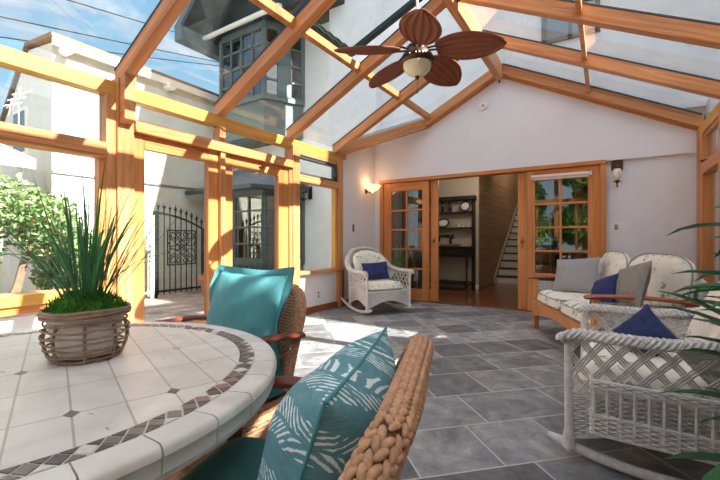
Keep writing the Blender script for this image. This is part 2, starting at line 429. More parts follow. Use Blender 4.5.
# ---- roof frame
roof = struct('ceiling', (0,0,0))
def part(mb, name, mat, parent, **k): return mb.build(name, mat, parent, **k)
mb = MB(); mb.bx(RX-.045, RX+.045, YF, YB-.16, RZ-.10, RZ+.14); part(mb, 'ridge_beam', FIR, roof, bevel=.006)
mb = MB(); mb.lathe([(.012,0),(.02,.01),(.012,.03),(.006,.06)], 10, (RX, YB-.155, RZ-.14)); part(mb, 'hook', BRONZE, roof)
RD = .135                                   # rafter depth
for y in RY:
    for sgn, xe in ((-1, XL-.04), (1, XR+.06)):
        mb = MB(); x0 = RX + sgn*.045
        mb.prism([(x0,y-.048,roofz(x0)), (xe,y-.048,roofz(xe)), (xe,y-.048,roofz(xe)+RD), (x0,y-.048,roofz(x0)+RD)], (0,.096,0))
        part(mb, 'rafter', FIR, roof, bevel=.004)
        mb = MB()                           # glazing cap and gasket on top of each rafter
        for dy in (-.042, .042):
            mb.prism([(x0,y+dy-.010,roofz(x0)+RD), (xe,y+dy-.010,roofz(xe)+RD), (xe,y+dy-.010,roofz(xe)+RD+.016), (x0,y+dy-.010,roofz(x0)+RD+.016)], (0,.02,0))
        part(mb, 'gasket', GASKET, roof, smooth=False)
# gable rafters against the house wall
mb = MB(); x0, xe, y0 = RX+.045, XR+.02, YB-.17
mb.prism([(x0,y0,roofz(x0)), (xe,y0,roofz(xe)), (xe,y0,roofz(xe)+.15), (x0,y0,roofz(x0)+.15)], (0,.125,0)); part(mb, 'rafter', FIR, roof, bevel=.004)
mb = MB(); mb.prism([(RX,YB-.075,roofz(RX)-.03), (xe,YB-.075,roofz(xe)-.03), (xe,YB-.075,roofz(xe)), (RX,YB-.075,roofz(RX))], (0,.03,0)); part(mb, 'wall_batten', FIRD, roof)
mb = MB(); x0, xe = RX-.045, -2.50
mb.prism([(x0,y0,roofz(x0)), (xe,y0,roofz(xe)), (xe,y0,roofz(xe)+.15), (x0,y0,roofz(x0)+.15)], (0,.125,0)); part(mb, 'rafter', FIR, roof, bevel=.004)
mb = MB(); mb.prism([(RX,YB-.075,roofz(RX)-.02), (xe,YB-.075,roofz(xe)-.02), (xe,YB-.075,roofz(xe)), (RX,YB-.075,roofz(RX))], (0,.03,0)); part(mb, 'wall_batten', FIRD, roof)
# the diagonal valley beam in the left corner
pA, pB = V((-2.46, YB-.10, 0)), V((XL+.05, 4.96, 0)); pA.z = roofz(pA.x); pB.z = roofz(pB.x)
dv = (pB-pA); nv = V((-dv.y, dv.x, 0)).normalized()         # towards the room
if nv.dot(V((1,-1,0))) < 0: nv = -nv
dz = V((0,0,-.035)); mb = MB(); mb.prism([pA+dz, pB+dz, pB+V((0,0,.135)), pA+V((0,0,.135))], -nv*.09); part(mb, 'valley_beam', FIR, roof, bevel=.004)
mb = MB()
for k in range(4):
    o = -nv*(.10+.075*k); z = V((0,0,.13+.03+.02*k))
    mb.bar(pA+o+z, pB+o+z, .06, .02)
part(mb, 'flashing', ALU, roof)
mb = MB(); q = -nv*.36
mb.prism([pA-nv*.05+V((0,0,.06)), pB-nv*.05+V((0,0,.06)), V((XL,YB,2.80))], (0,0,.04)); part(mb, 'soffit', WALL, roof, smooth=False)
# purlins
for i in range(len(RY)):
    ya = RY[i]+.048; yb = RY[i+1]-.048 if i+1 < len(RY) else YB-.17
    for x in (-2.44, -.19):
        mb = MB(); s = 1 if x > RX else -1
        z = roofz(x); mb.prism([(x-.022,ya,z+.055-.022*-s*SL), (x+.022,ya,z+.055+.022*-s*SL), (x+.022,ya,z+RD+.022*-s*SL), (x-.022,ya,z+RD-.022*-s*SL)], (0,yb-ya,0))
        part(mb, 'purlin', FIR, roof, bevel=.003)
# eave beams
mb = MB(); mb.bx(XL-.10, XL+.02, YF, 4.98, 2.285, 2.405); part(mb, 'eave_beam', FIRSUN, roof, bevel=.004)
mb = MB(); mb.bx(XR-.02, XR+.10, YF, YB-.05, 2.27, 2.39); part(mb, 'eave_beam', FIRSUN, roof, bevel=.004)
# glass of the roof (the bay of the open vent has no pane in its upper half)
for i in range(len(RY)):
    ya = RY[i]; yb = RY[i+1] if i+1 < len(RY) else YB-.12
    for sgn in (-1, 1):
        xe = XL-.08 if sgn < 0 else XR+.08
        xm = -2.44 if sgn < 0 else -.19
        spans = [(RX+sgn*.05, xm), (xm, xe)]
        for k, (xa, xb) in enumerate(spans):
            if sgn < 0 and i == 4 and k == 0: continue
            h = RD+.018
            if sgn < 0 and i == len(RY)-1 and k == 1:
                poly = [(xa,ya,roofz(xa)+h), (xb,ya,roofz(xb)+h), (xa,YB-.12,roofz(xa)+h)]
            else:
                poly = [(xa,ya,roofz(xa)+h), (xb,ya,roofz(xb)+h), (xb,yb,roofz(xb)+h), (xa,yb,roofz(xa)+h)]
            mb = MB(); mb.prism(poly, (0,0,.008)); part(mb, 'roof_pane', ROOFG, roof, smooth=False)
# lead strips along the lower edge of the panes on the right
mb = MB()
for i in range(len(RY)):
    ya = RY[i]+.05
    mb.bar((RX+.06,ya+.03,roofz(RX+.06)+RD+.006), (XR,ya+.03,roofz(XR)+RD+.006), .022, .014)
part(mb, 'glazing_strip', ALU, roof, smooth=False)
mb = MB(); y = YB-.20
mb.bar((RX+.06,y,roofz(RX+.06)+RD+.006), (XR,y,roofz(XR)+RD+.006), .03, .014); part(mb, 'glazing_strip', GASKET, roof, smooth=False)
# open roof vent sash (dark green) between two left rafters, hinged at the ridge
vent = thing('roof_vent', 'dark green framed roof vent propped open between two left rafters', 'skylight', (RX-.06, 3.29, RZ+.18))
a_ = math.atan(SL) - R_(5)
def vp(s, y, h=0): return V((-s*math.cos(a_) + h*math.sin(a_)*-1, y, -s*math.sin(a_) + h*math.cos(a_)))
Lv = 1.24
for y in (-.47, .47):
    mb = MB(); mb.bar(vp(0,y), vp(Lv,y), .07, .055); part(mb, 'side_rail', GREEND, vent, bevel=.004)
mb = MB(); mb.bar(vp(Lv,-.5), vp(Lv,.5), .10, .06, (0,0,1)); part(mb, 'bottom_rail', GREEND, vent, bevel=.004)
mb = MB(); mb.bar(vp(.02,-.5), vp(.02,.5), .06, .05); part(mb, 'top_rail', GREEND, vent, bevel=.004)
mb = MB()
pts = [vp(Lv-.05, -.46+.92*k/24, -.05 - .012*math.sin(k*1.7)) for k in range(25)]
mb.tube(pts, .022, 6); mb.tube([p + V((.05,0,-.012)) for p in pts], .012, 5); part(mb, 'seal_strip', GREEND, vent)
mb = MB(); mb.prism([vp(.03,-.45), vp(Lv-.03,-.45), vp(Lv-.03,.45), vp(.03,.45)], (0,0,.008)); part(mb, 'vent_pane', ROOFG, vent, smooth=False)
for y in (-.35, .35):
    mb = MB(); mb.tube([vp(Lv-.06,y,-.02), vp(Lv-.16,y,-.12)], .008, 6); part(mb, 'stay', BRONZE, vent)

# ---- left glass wall: posts, beams, windows, doors
tn = [0]
def trim(mb, mat=FIR, bevel=.004):
    tn[0] += 1; return sbuild(mb, 'trim_%d' % tn[0], mat, bevel=bevel)
def box_trim(x0, x1, y0, y1, z0, z1, mat=FIR):
    mb = MB(); mb.bx(x0, x1, y0, y1, z0, z1); return trim(mb, mat)
box_trim(XL-.10, XL+.05, 1.655, 1.795, 0, roofz(XL+.02)+.03)        # the column by the table
mb = MB(); mb.prism([(XL+.05,1.672,2.05), (XL+.13,1.672,2.08), (XL+.13,1.672,roofz(XL+.13)+.01), (XL+.05,1.672,roofz(XL+.05)+.01)], (0,.096,0)); trim(mb, FIR)
box_trim(XL-.10, XL+.03, 1.575, 1.655, 0, 2.29)                      # jambs beside the column
box_trim(XL-.10, XL+.05, .60, .68, 0, 2.29)
box_trim(XL-.10, XL+.05, -.50, -.40, 0, 2.29); box_trim(XL-.10, XL+.05, YF, YF+.1, 0, 2.29)
box_trim(XL-.10, XL+.06, 3.83, 3.965, 0, 2.32)                        # post under the third rafter
box_trim(XL-.10, XL+.05, 4.885, 5.0, .0, 2.34)
box_trim(XL, XL+.06, 4.965, 5.02, 0, .60, BASEW); box_trim(XL-.12, XL+.05, 4.90, 5.08, 2.33, 2.46)
box_trim(XL-.09, XL+.07, 1.795, 3.83, 2.015, 2.11)                   # header over the doors
box_trim(XL-.08, XL+.085, 1.795, 3.83, 2.000, 2.022, FIRD)
for y in (2.73,): box_trim(XL-.08, XL+.04, y-.04, y+.04, 2.11, 2.285)
box_trim(XL-.06, XL+.07, 2.685, 2.745, 0, 2.0)                       # mullion between the two doors
# big left windows
def fixed_window(n, y0, y1, zs, z0, z1, rail=None):
    w = struct('window_%d' % n, (XL, y0, z0)); o = V((XL, y0, z0))
    def B(name, x0, x1, a, b, c, d, m, bev=.004):
        mb = MB(); mb.bx(x0-XL, x1-XL, a-y0, b-y0, c-z0, d-z0); return mb.build(name, m, w, bevel=bev)
    B('sill', XL-.12, XL+.07, y0, y1, z0, zs, FIRSUN)
    B('sill_apron', XL-.02, XL+.05, y0, y1, z0-.06, z0, FIRD)
    if rail:
        B('rail', XL-.07, XL+.06, y0, y1, rail[0], rail[1], FIR, .012)
        B('rail_bead', XL-.05, XL+.075, y0, y1, rail[0]+.03, rail[0]+.055, FIR, .008)
        B('window_pane', XL-.045, XL-.037, y0+.0, y1, rail[1], z1, GLASS, 0)
    zt = rail[0] if rail else z1
    B('stile', XL-.07, XL+.02, y0, y0+.05, zs, zt, FIRD); B('stile', XL-.07, XL+.02, y1-.05, y1, zs, zt, FIRD)
    B('window_pane', XL-.045, XL-.037, y0+.04, y1-.04, zs, zt, GLASS, 0)
    return w
fixed_window(1, .68, 1.575, .66, .58, 2.285, (1.73, 1.865))
fixed_window(2, -.40, .60, .66, .58, 2.285, (1.73, 1.865))
fixed_window(3, YF+.1, -.50, .66, .58, 2.285, (1.73, 1.865))
# transom glass over the doors
tr = struct('window_4', (XL, 1.795, 2.11))
for a, b in ((0, .895), (.975, 2.035)):
    mb = MB(); mb.bx(-.045, -.037, a, b, 0, .175); mb.build('window_pane', GLASS, tr, smooth=False)
# small window with an awning sash on top, by the white pier
w5 = struct('window_5', (XL, 3.965, .57))
def B5(name, x0, x1, a, b, c, d, m, bev=.004):
    mb = MB(); mb.bx(x0, x1, a-3.965, b-3.965, c-.57, d-.57); return mb.build(name, m, w5, bevel=bev)
B5('sill', -.10, .07, 3.965, 4.965, .57, .615, FIR)
B5('rail', -.06, .06, 3.965, 4.885, 1.845, 1.945, FIR, .008); B5('rail', -.08, .03, 3.965, 4.885, 2.22, 2.285, FIR)
B5('stile', -.06, .02, 4.835, 4.885, .615, 1.85, FIRSUN)
B5('window_pane', -.045, -.037, 3.965, 4.84, .61, 1.85, GLASS, 0)
for a, b, c, d in ((3.965, 4.885, 1.945, 1.985), (3.965, 4.885, 2.18, 2.22), (3.965, 4.005, 1.985, 2.18), (4.82, 4.885, 1.985, 2.18)):
    B5('sash', -.05, .015, a, b, c, d, GASKET)
B5('window_pane', -.03, -.022, 3.995, 4.83, 1.98, 2.185, GLASS, 0)
B5('latch', .06, .085, 4.40, 4.48, 1.935, 1.95, BRASS); B5('latch', .0, .05, 4.80, 4.83, 2.02, 2.08, BRONZE)
# patio doors
def patio_door(n, y0, y1, ws0, ws1, latch=False):
    d = struct('door_%d' % n, (XL, y0, 0))
    def B(name, x0, x1, a, b, c, e, m=FIRD, bev=.006):
        mb = MB(); mb.bx(x0, x1, a-y0, b-y0, c, e); return mb.build(name, m, d, bevel=bev)
    B('stile', -.05, .03, y0, y0+ws0, .02, 2.0); B('stile', -.05, .03, y1-ws1, y1, .02, 2.0)
    B('rail', -.05, .028, y0+ws0, y1-ws1, 1.885, 2.0); B('rail', -.05, .028, y0+ws0, y1-ws1, .02, .22)
    B('glass_bead', -.02, .034, y0+ws0, y1-ws1, 1.87, 1.89)
    B('door_pane', -.014, -.006, y0+ws0, y1-ws1, .2, 1.9, SCREENG, 0)
    B('threshold', -.08, .08, y0, y1, .0, .02, ALU)
    if latch: B('latch', .03, .05, (y0+y1)/2-.03, (y0+y1)/2+.04, 1.93, 1.945, BRASS)
patio_door(1, 1.80, 2.685, .095, .125); patio_door(2, 2.745, 3.83, .125, .235, True)
box_trim(XL-.04, XL+.05, 3.77, 3.83, 0, 2.0, FIR)

# ---- right glass wall and front end wall (behind the camera)
box_trim(XR-.03, XR+.10, YB-.13, YB-.045, 0, 2.34)
box_trim(XR-.02, XR+.10, YB-.32, YB-.13, .5, 2.27, FIRD)
for y in (4.88, 3.85, 2.73, 1.72, .62, -.45, YF+.06): box_trim(XR-.04, XR+.10, y-.06, y+.06, .5, 2.3)
nw = 6
def right_window(y0, y1, openw=False):
    global nw
    w = struct('window_%d' % nw, (XR, y0, .5)); nw += 1
    def B(name, x0, x1, a, b, c, d, m=FIRD, bev=.004):
        mb = MB(); mb.bx(x0, x1, a-y0, b-y0, c-.5, d-.5); return mb.build(name, m, w, bevel=bev)
    B('sill', -.06, .10, y0, y1, .5, .56); B('rail', -.03, .06, y0, y1, 1.80, 1.92)
    B('window_pane', .03, .038, y0, y1, .56, 1.80, GLASS, 0)
    for a, b, c, d in ((y0, y1, 1.92, 1.965), (y0, y1, 2.225, 2.27), (y0, y0+.045, 1.965, 2.225), (y1-.045, y1, 1.965, 2.225)):
        B('sash', 0, .05, a, b, c, d, FIR)
    B('sash_seal', .05, .06, y0, y1, 1.93, 1.95, GREEND); B('window_pane', .02, .028, y0+.04, y1-.04, 1.96, 2.23, GLASS, 0)
    if openw:
        mb = MB(); mb.tube([(-.035, y1-y0-.06, 1.43), (-.05, y1-y0-.11, 1.435), (-.02, y1-y0-.20, 1.43)], .010, 6); mb.build('crank_handle', BRONZE, w)
for a, b in ((4.94, 5.78), (3.91, 4.82), (2.79, 3.79), (1.78, 2.67), (.68, 1.66), (-.39, .56)): right_window(a, b, a > 4.9)
for x in (XL+.05, -2.45, -1.33, -.2, XR-.05): box_trim(x-.06, x+.06, YF-.1, YF, .4, roofz(x)+.02)
box_trim(XL, XR, YF-.08, YF+.02, 2.25, 2.36); box_trim(XL, XR, YF-.08, YF+.02, .4, .5)
w = struct('window_%d' % nw, (0, YF, .4)); nw += 1
for a, b in ((XL+.1,-2.5), (-2.4,-1.39), (-1.27,-.26), (-.14, XR-.1)):
    mb = MB(); mb.bx(a, b, -.05, -.042, .1, 1.9); mb.build('window_pane', GLASS, w, smooth=False)
    mb = MB(); mb.bx((a+b)/2-.02, (a+b)/2+.02, -.07, -.02, .1, 1.85); mb.build('muntin', FIR, w)

# ---- French doors in the house wall
box_trim(-3.43, .01, YB-.07, YB+.12, 2.06, 2.115, FIRD)                  # head
box_trim(-3.43, -3.37, YB-.06, YB+.12, 0, 2.06, FIRD); box_trim(-.055, .01, YB-.06, YB+.12, 0, 2.06, FIRD)
box_trim(-3.43, .0, YB-.02, YB+.14, -.01, .012, HALLF)
def french(n, x0, x1, y, wl, wr, cols=2, rows=5, handle=None):
    d = struct('door_%d' % n, (x0, y, 0)); W = x1-x0
    def B(name, a, b, c, e, m=FIRD, dy=.022, bev=.005):
        mb = MB(); mb.bx(a, b, -dy, dy, c, e); return mb.build(name, m, d, bevel=bev)
    B('stile', 0, wl, .015, 2.055); B('stile', W-wr, W, .015, 2.055)
    B('rail', wl, W-wr, 1.905, 2.055); B('rail', wl, W-wr, .015, .215)
    gx0, gx1, gz0, gz1 = wl, W-wr, .215, 1.905
    mb = MB()
    for k in range(1, cols): x = gx0+(gx1-gx0)*k/cols; mb.bx(x-.014, x+.014, -.016, .016, gz0, gz1)
    for k in range(1, rows): z = gz0+(gz1-gz0)*k/rows; mb.bx(gx0, gx1, -.0165, .0165, z-.014, z+.014)
    mb.build('muntin', FIRD, d, bevel=.003)
    B('door_pane', gx0, gx1, gz0, gz1, DOORG, .003, 0)
    if handle is not None:
        mb = MB(); mb.bx(handle-.014, handle+.014, -.028, -.02, .92, 1.10)
        mb.lathe([(.0,0),(.024,.004),(.028,.018),(.02,.034),(.0,.04)], 14, (handle, 0, 1.0))
        vs = mb.v[-70:]; mb.v[-70:] = [(p[0], -.03-(p[2]-1.0), 1.03+p[1]) for p in vs]
        h = mb.build('door_handle', BRASS, d); h['label'] = 'aged brass door handle'
french(3, -3.37, -2.50, YB-.005, .16, .12); french(4, -.965, -.055, YB-.005, .105, .145)
french(5, -3.23, -2.36, YB+.055, .12, .13, handle=.80); french(6, -1.105, -.245, YB+.055, .135, .12, handle=.065)
bl = thing('roller_blind', 'pale pink roller blind rolled up over the right french door panes', 'blind', (-.53, YB-.05, 1.955))
mb = MB(); mb.tube([(-.36,0,0), (.36,0,0)], .028, 12); mb.build('roller', BLIND, bl)
mb = MB(); mb.bx(-.35, .35, -.012, -.004, -.045, .0); mb.build('bottom_bar', BLIND, bl)
for x in (-.37, .37):
    mb = MB(); mb.bx(x-.006, x+.006, -.03, .03, -.03, .03); mb.build('bracket', PLASTIC, bl)

# ---- hallway behind the opening
HY = 8.25
mb = MB(); mb.bx(-3.50, 2.0, YB+.05, 6.65, -.12, -.002); mb.bx(-5.0, 2.0, 6.65, 13, -.12, -.002); sbuild(mb, 'floor_hall', HALLF, smooth=False)
mb = MB(); mb.bx(-5.0, -2.27, HY, HY+.12, 0, 2.6); sbuild(mb, 'wall_hall_back', HALLW, smooth=False)
mb = MB(); mb.bx(-2.33, -2.27, HY+.02, 13, 0, 5.0)
for k in range(18): mb.bx(-2.275, -2.262, HY+.02, 13, .04+.14*k, .04+.14*k+.132)
sbuild(mb, 'wall_hall_planks', PLANKW, bevel=.004)
mb = MB(); mb.bx(-5.1, -5.0, 6.62, 13, 0, 2.6); mb.bx(1.9, 2.0, YB+.2, 13, 0, 5.0); mb.bx(-5, 2, 12.9, 13, 0, 5); mb.bx(-1.28, -1.2, 9.6, 13, 0, 5)
sbuild(mb, 'wall_hall_side', HALLW, smooth=False)
mb = MB(); mb.bx(-3.5, 2.0, YB+.2, 6.65, 2.6, 2.7); mb.bx(-5.0, 2.0, 6.65, 9.5, 2.6, 2.7); mb.bx(-2.4, 2.0, 9.5, 13, 5.0, 5.1); mb.bx(-2.3,2,9.45,9.5,2.6,5.0); sbuild(mb, 'ceiling_hall', HALLW, smooth=False)
mb = MB(); mb.bx(-5.0, -2.26, HY-.016, HY, 0, .1); sbuild(mb, 'baseboard_hall', WHITEP, bevel=.004)
st = thing('staircase', 'straight stairs with dark treads and white risers beyond the opening', 'stairs', (-2.26, 9.70, 0))
for k in range(12):
    mb = MB(); mb.bx(0, .97, .26*k, .26*k+.02, .18*k, .18*k+.155); mb.build('riser', WHITEP, st)
    mb = MB(); mb.bx(0, .97, .26*k-.03, .26*k+.28, .18*k+.15, .18*k+.18); mb.build('tread', TREADW, st, bevel=.006)
mb = MB(); mb.prism([(.002,-.16,0), (.002,.0,0), (.002,3.1,2.14), (.002,3.1,2.40), (.002,-.16,.16)], (.022,0,0)); mb.build('skirt_board', HALLW, st)
# ================================================================== FURNITURE
# ---- round mosaic dining table
TC, TR_, TZ = V((-1.14, .33, 0)), .578, .742
tab = thing('dining_table', 'round dining table with pale tile top and grey mosaic band', 'table', TC)
def disc(mb, r, z0, z1, n=96): mb.lathe([(r, z0), (r, z1), (0, z1)], n)
RI, RM0, RM1 = .482, .482, .521
mb = MB(); mb.lathe([(0,TZ-.02),(RI,TZ-.02),(RI,TZ),(0,TZ)], 96); o = mb.build('tabletop', TRAV, tab, smooth=False); o['label'] = 'pale travertine tile field of the tabletop'
# small diamond insets at some joints
c_, s_ = math.cos(R_(-19)), math.sin(R_(-19))
for i in range(-3, 4):
    for j in range(-6, 7):
        if (i + 2*j) % 4 or (i*.167)**2 + (j*.0835)**2 > .205: continue
        x, y = i*.167, j*.0835; P = []
        for dx, dy in ((.018,0),(0,.013),(-.018,0),(0,-.013)):
            a, b = x+dx, y+dy; P.append((a*c_-b*s_, a*s_+b*c_, TZ-.001))
        mb = MB(); mb.prism(P, (0,0,.0016)); mb.build('inset_tile', (MOS[0], MOS[5], MOS[2])[(i+j) % 3], tab, smooth=False)
# mosaic band: grout ring, diamonds and the triangles between them
mb = MB(); r0, r1 = RM0, RM1; rm = (r0+r1)/2; n = 92
mb.lathe([(r0,TZ-.02),(r1,TZ-.02),(r1,TZ-.0012),(r0,TZ-.0012)], n, mat=4)
def pol(r, a): return (r*math.cos(a), r*math.sin(a), TZ-.0012)
rnd = random.Random(3); da = 2*PI/n
for k in range(n):
    a = k*da; g = .07*da
    mb.prism([pol(r0+.002,a), pol(rm,a+da*.5-g), pol(r1-.002,a), pol(rm,a-da*.5+g)], (0,0,.0016), rnd.choice((0,0,0,2,0,3,1)))
    mb.prism([pol(r1-.0015,a+g*2), pol(r1-.0015,a+da-g*2), pol(rm+.0025,a+da*.5)], (0,0,.0016), rnd.choice((2,2,0,1)))
    mb.prism([pol(r0+.0015,a+da-g*2), pol(r0+.0015,a+g*2), pol(rm-.0025,a+da*.5)], (0,0,.0016), rnd.choice((2,2,0,1)))
mb.build('mosaic_band', MOS, tab, smooth=False)
# rim of curved tiles
mb = MB(); n = 34
prof = [(RM1+.001,TZ-.03),(RM1+.001,TZ-.001),(TR_-.012,TZ-.001),(TR_-.005,TZ-.004),(TR_-.001,TZ-.010),(TR_,TZ-.020),(TR_-.003,TZ-.024),(TR_-.004,TZ-.048),(TR_-.012,TZ-.054),(RM1+.002,TZ-.054)]
for k in range(n):
    a0 = 2*PI*k/n+.0026; a1 = 2*PI*(k+1)/n-.0026; m = 5; vs = []; fs = []; L = len(prof)
    for i in range(m+1):
        a = a0+(a1-a0)*i/m
        vs += [(r*math.cos(a), r*math.sin(a), z) for r, z in prof]
    for i in range(m):
        for j in range(L): fs.append((i*L+j, (i+1)*L+j, (i+1)*L+(j+1) % L, i*L+(j+1) % L))
    fs.append(tuple(range(L))); fs.append(tuple(range((m+1)*L-1, m*L-1, -1)))
    mb.add(vs, [f[::-1] for f in fs], 0)
mb.build('rim_tiles', TRAVR, tab, smooth=True, ang=35)
mb = MB(); mb.lathe([(.3,TZ-.058),(TR_-.008,TZ-.058),(TR_-.006,TZ-.02),(RM1,TZ-.005),(.3,TZ-.01)], 72); mb.build('grout_bed', MOS[4], tab)
mb = MB(); mb.lathe([(.28,0),(.30,.02),(.26,.05),(.12,.10),(.085,.2),(.10,.38),(.08,.5),(.12,.6),(.30,.668),(.32,.678)], 32); mb.build('pedestal', BRONZE, tab)

# ---- potted grass on the table
pg = thing('potted_grass', 'tall grass plant in a white pot inside a rattan basket on the table', 'plant', (-1.155, .47, TZ))
pg.scale = (.86,.86,.86)
mb = MB(); mb.lathe([(0,.006),(.066,.006),(.074,.012),(.094,.10),(.100,.128),(.104,.132),(.104,.140),(.094,.140),(.09,.12)], 40); mb.build('pot', CERAM, pg)
bk = None
mb = MB(); rb = lambda z: .088 + .20*z - .34*max(0, z-.06)*.5
def ring(r, z, tr, wob=.0015, seed=0):
    return [(r*math.cos(2*PI*k/48)+wob*math.sin(k*.9+seed), r*math.sin(2*PI*k/48), z+wob*1.6*math.sin(k*.55+seed*2)) for k in range(48)]
for i, z in enumerate((.006, .020, .038, .056, .074, .092, .110)): mb.tube(ring(.088+.024*math.sin(PI*min(1, z/.15)), z+.003, 0, seed=i*1.3), .0036, 6, True)
o = mb.build('basket_ring', BASK, pg); o['label'] = 'rattan hoops around the white pot'
mb = MB()
for z, r in ((.004,.086),(.132,.112),(.141,.114),(.149,.112)): mb.tube(ring(r, z, 0, .001, z*90), .0052, 6, True)
mb.build('basket_rim', BASK, pg)
for k in range(8):
    a = 2*PI*k/8+.35; mb = MB()
    mb.tube([((.087+.019*math.sin(PI*min(1, z/.13)))*math.cos(a), (.087+.019*math.sin(PI*min(1, z/.13)))*math.sin(a), z) for z in (0,.02,.045,.07,.095,.12,.15)], .005, 6)
    mb.build('basket_stake', BASK, pg)
def strip(mb, base, d, L, w, droop, lean=.3, n=8, fold=.25, tw=0):
    """one curved leaf from base, heading d (azimuth), arching outwards"""
    base = V(base); o = V((math.cos(d), math.sin(d), 0)); sd = V((-o.y, o.x, 0)); P = []; pos = base.copy(); ang = PI/2 - lean
    for i in range(n+1):
        t = i/n; ww = w*(math.sin(PI*min(1, .15+.85*t))**.6 if t < 1 else 0.02)
        di = o*math.cos(ang)+V((0,0,1))*math.sin(ang); up = -o*math.sin(ang)+V((0,0,1))*math.cos(ang)
        s2 = sd*math.cos(tw*t)+up*math.sin(tw*t)
        P += [pos - s2*ww*.5 + up*ww*fold, pos.copy(), pos + s2*ww*.5 + up*ww*fold]
        pos = pos + di*(L/n); ang -= droop/n*(.5+t)
    fs = []
    for i in range(n):
        a = i*3; fs += [(a, a+1, a+4, a+3), (a+1, a+2, a+5, a+4)]
    mb.add(P, fs)
rnd = random.Random(11)
mb = MB()
for k in range(135):
    a = rnd.random()*2*PI; r = .045*rnd.random()**.5; ln = rnd.uniform(.03, .60)
    strip(mb, (r*math.cos(a), r*math.sin(a), .13), a+rnd.uniform(-.6,.6), rnd.uniform(.22,.48), rnd.uniform(.0022,.0048), rnd.uniform(.0,.5), ln, 7, .2, rnd.uniform(-1,1))
mb.build('grass_blades', GRASSB, pg)
mb = MB()
for a, L, w, dr, ln in ((3.55,.42,.016,1.7,.55),(.55,.42,.007,2.0,.45),(.35,.34,.006,1.6,.5),(3.9,.34,.012,1.2,.5),(1.2,.42,.013,.1,.0),(2.55,.40,.017,1.25,.35),(2.2,.36,.014,.25,.32),(.4,.50,.013,.12,.06),(1.0,.34,.014,.5,.2),(-.2,.38,.012,.9,.5),(3.4,.36,.015,.6,.45),(5.2,.32,.013,.5,.3),(4.2,.30,.013,.5,.3),(1.6,.36,.014,.4,.25),(3.0,.33,.013,.2,.15)):
    strip(mb, (.02*math.cos(a), .02*math.sin(a), .13), a, L, w, dr, ln, 10, .25, .4)
o = mb.build('broad_blades', BLADEG, pg)
mb = MB(); rnd = random.Random(5)
mb.ball((0,0,.130), (.096,.096,.045), 20, 10)
for k in range(1500):
    a = rnd.random()*2*PI; r = .1*rnd.random()**.5; z = .138+.042*(1-(r/.1)**2)+rnd.uniform(-.004,.020)
    strip(mb, (r*math.cos(a), r*math.sin(a), z), rnd.random()*7, rnd.uniform(.012,.03), .004, rnd.uniform(0,1.5), rnd.uniform(.1,1.3), 2, .2, 0)
mb.build('moss', MOSS, pg)

# ---- woven dining chairs
def rrect(W, T, r, n):
    """n points spaced evenly around a rounded rectangle, with normals and arc length"""
    r = min(r, W*.98, T*.98); segs = []; a, b = W-r, T-r
    L = [2*b, PI*r/2, 2*a, PI*r/2]*2; tot = sum(L); out = []
    C = [(a,b,0),(-a,b,PI/2),(-a,-b,PI),(a,-b,3*PI/2)]
    for i in range(n):
        s = tot*i/n; q = s
        if q < L[0]: p = (W, -b+q); nn = (1,0)
        else:
            q -= L[0]; k = 0
            while True:
                if q < L[1]:
                    c = C[k]; t = c[2]+q/r; p = (c[0]+r*math.cos(t), c[1]+r*math.sin(t)); nn = (math.cos(t), math.sin(t)); break
                q -= L[1]; ln = 2*a if k % 2 == 0 else 2*b
                if q < ln:
                    if k == 0: p = (a-q, T); nn = (0,1)
                    elif k == 1: p = (-W, b-q); nn = (-1,0)
                    else: p = (-a+q, -T); nn = (0,-1)
                    break
                q -= ln; k += 1
        out.append((p, nn, s))
    return out
def weave(s, z, pw, ph, amp):
    row = math.floor(z/ph); fs = (s/pw + (.5 if row % 2 else 0)) % 1; fz = (z/ph) % 1
    return amp*(math.sin(PI*fs)**.5)*(math.sin(PI*fz)**.5)
def shade_gaps(mb, rows, n, hs):
    # shade between the strands put into the colour: low faces turn dark brown
    for i in range(len(rows)-1):
        for k in range(n):
            k2 = (k+1) % n
            if (hs[i*n+k]+hs[i*n+k2]+hs[(i+1)*n+k]+hs[(i+1)*n+k2])/4 < .28: mb.m[i*n+k] = 1
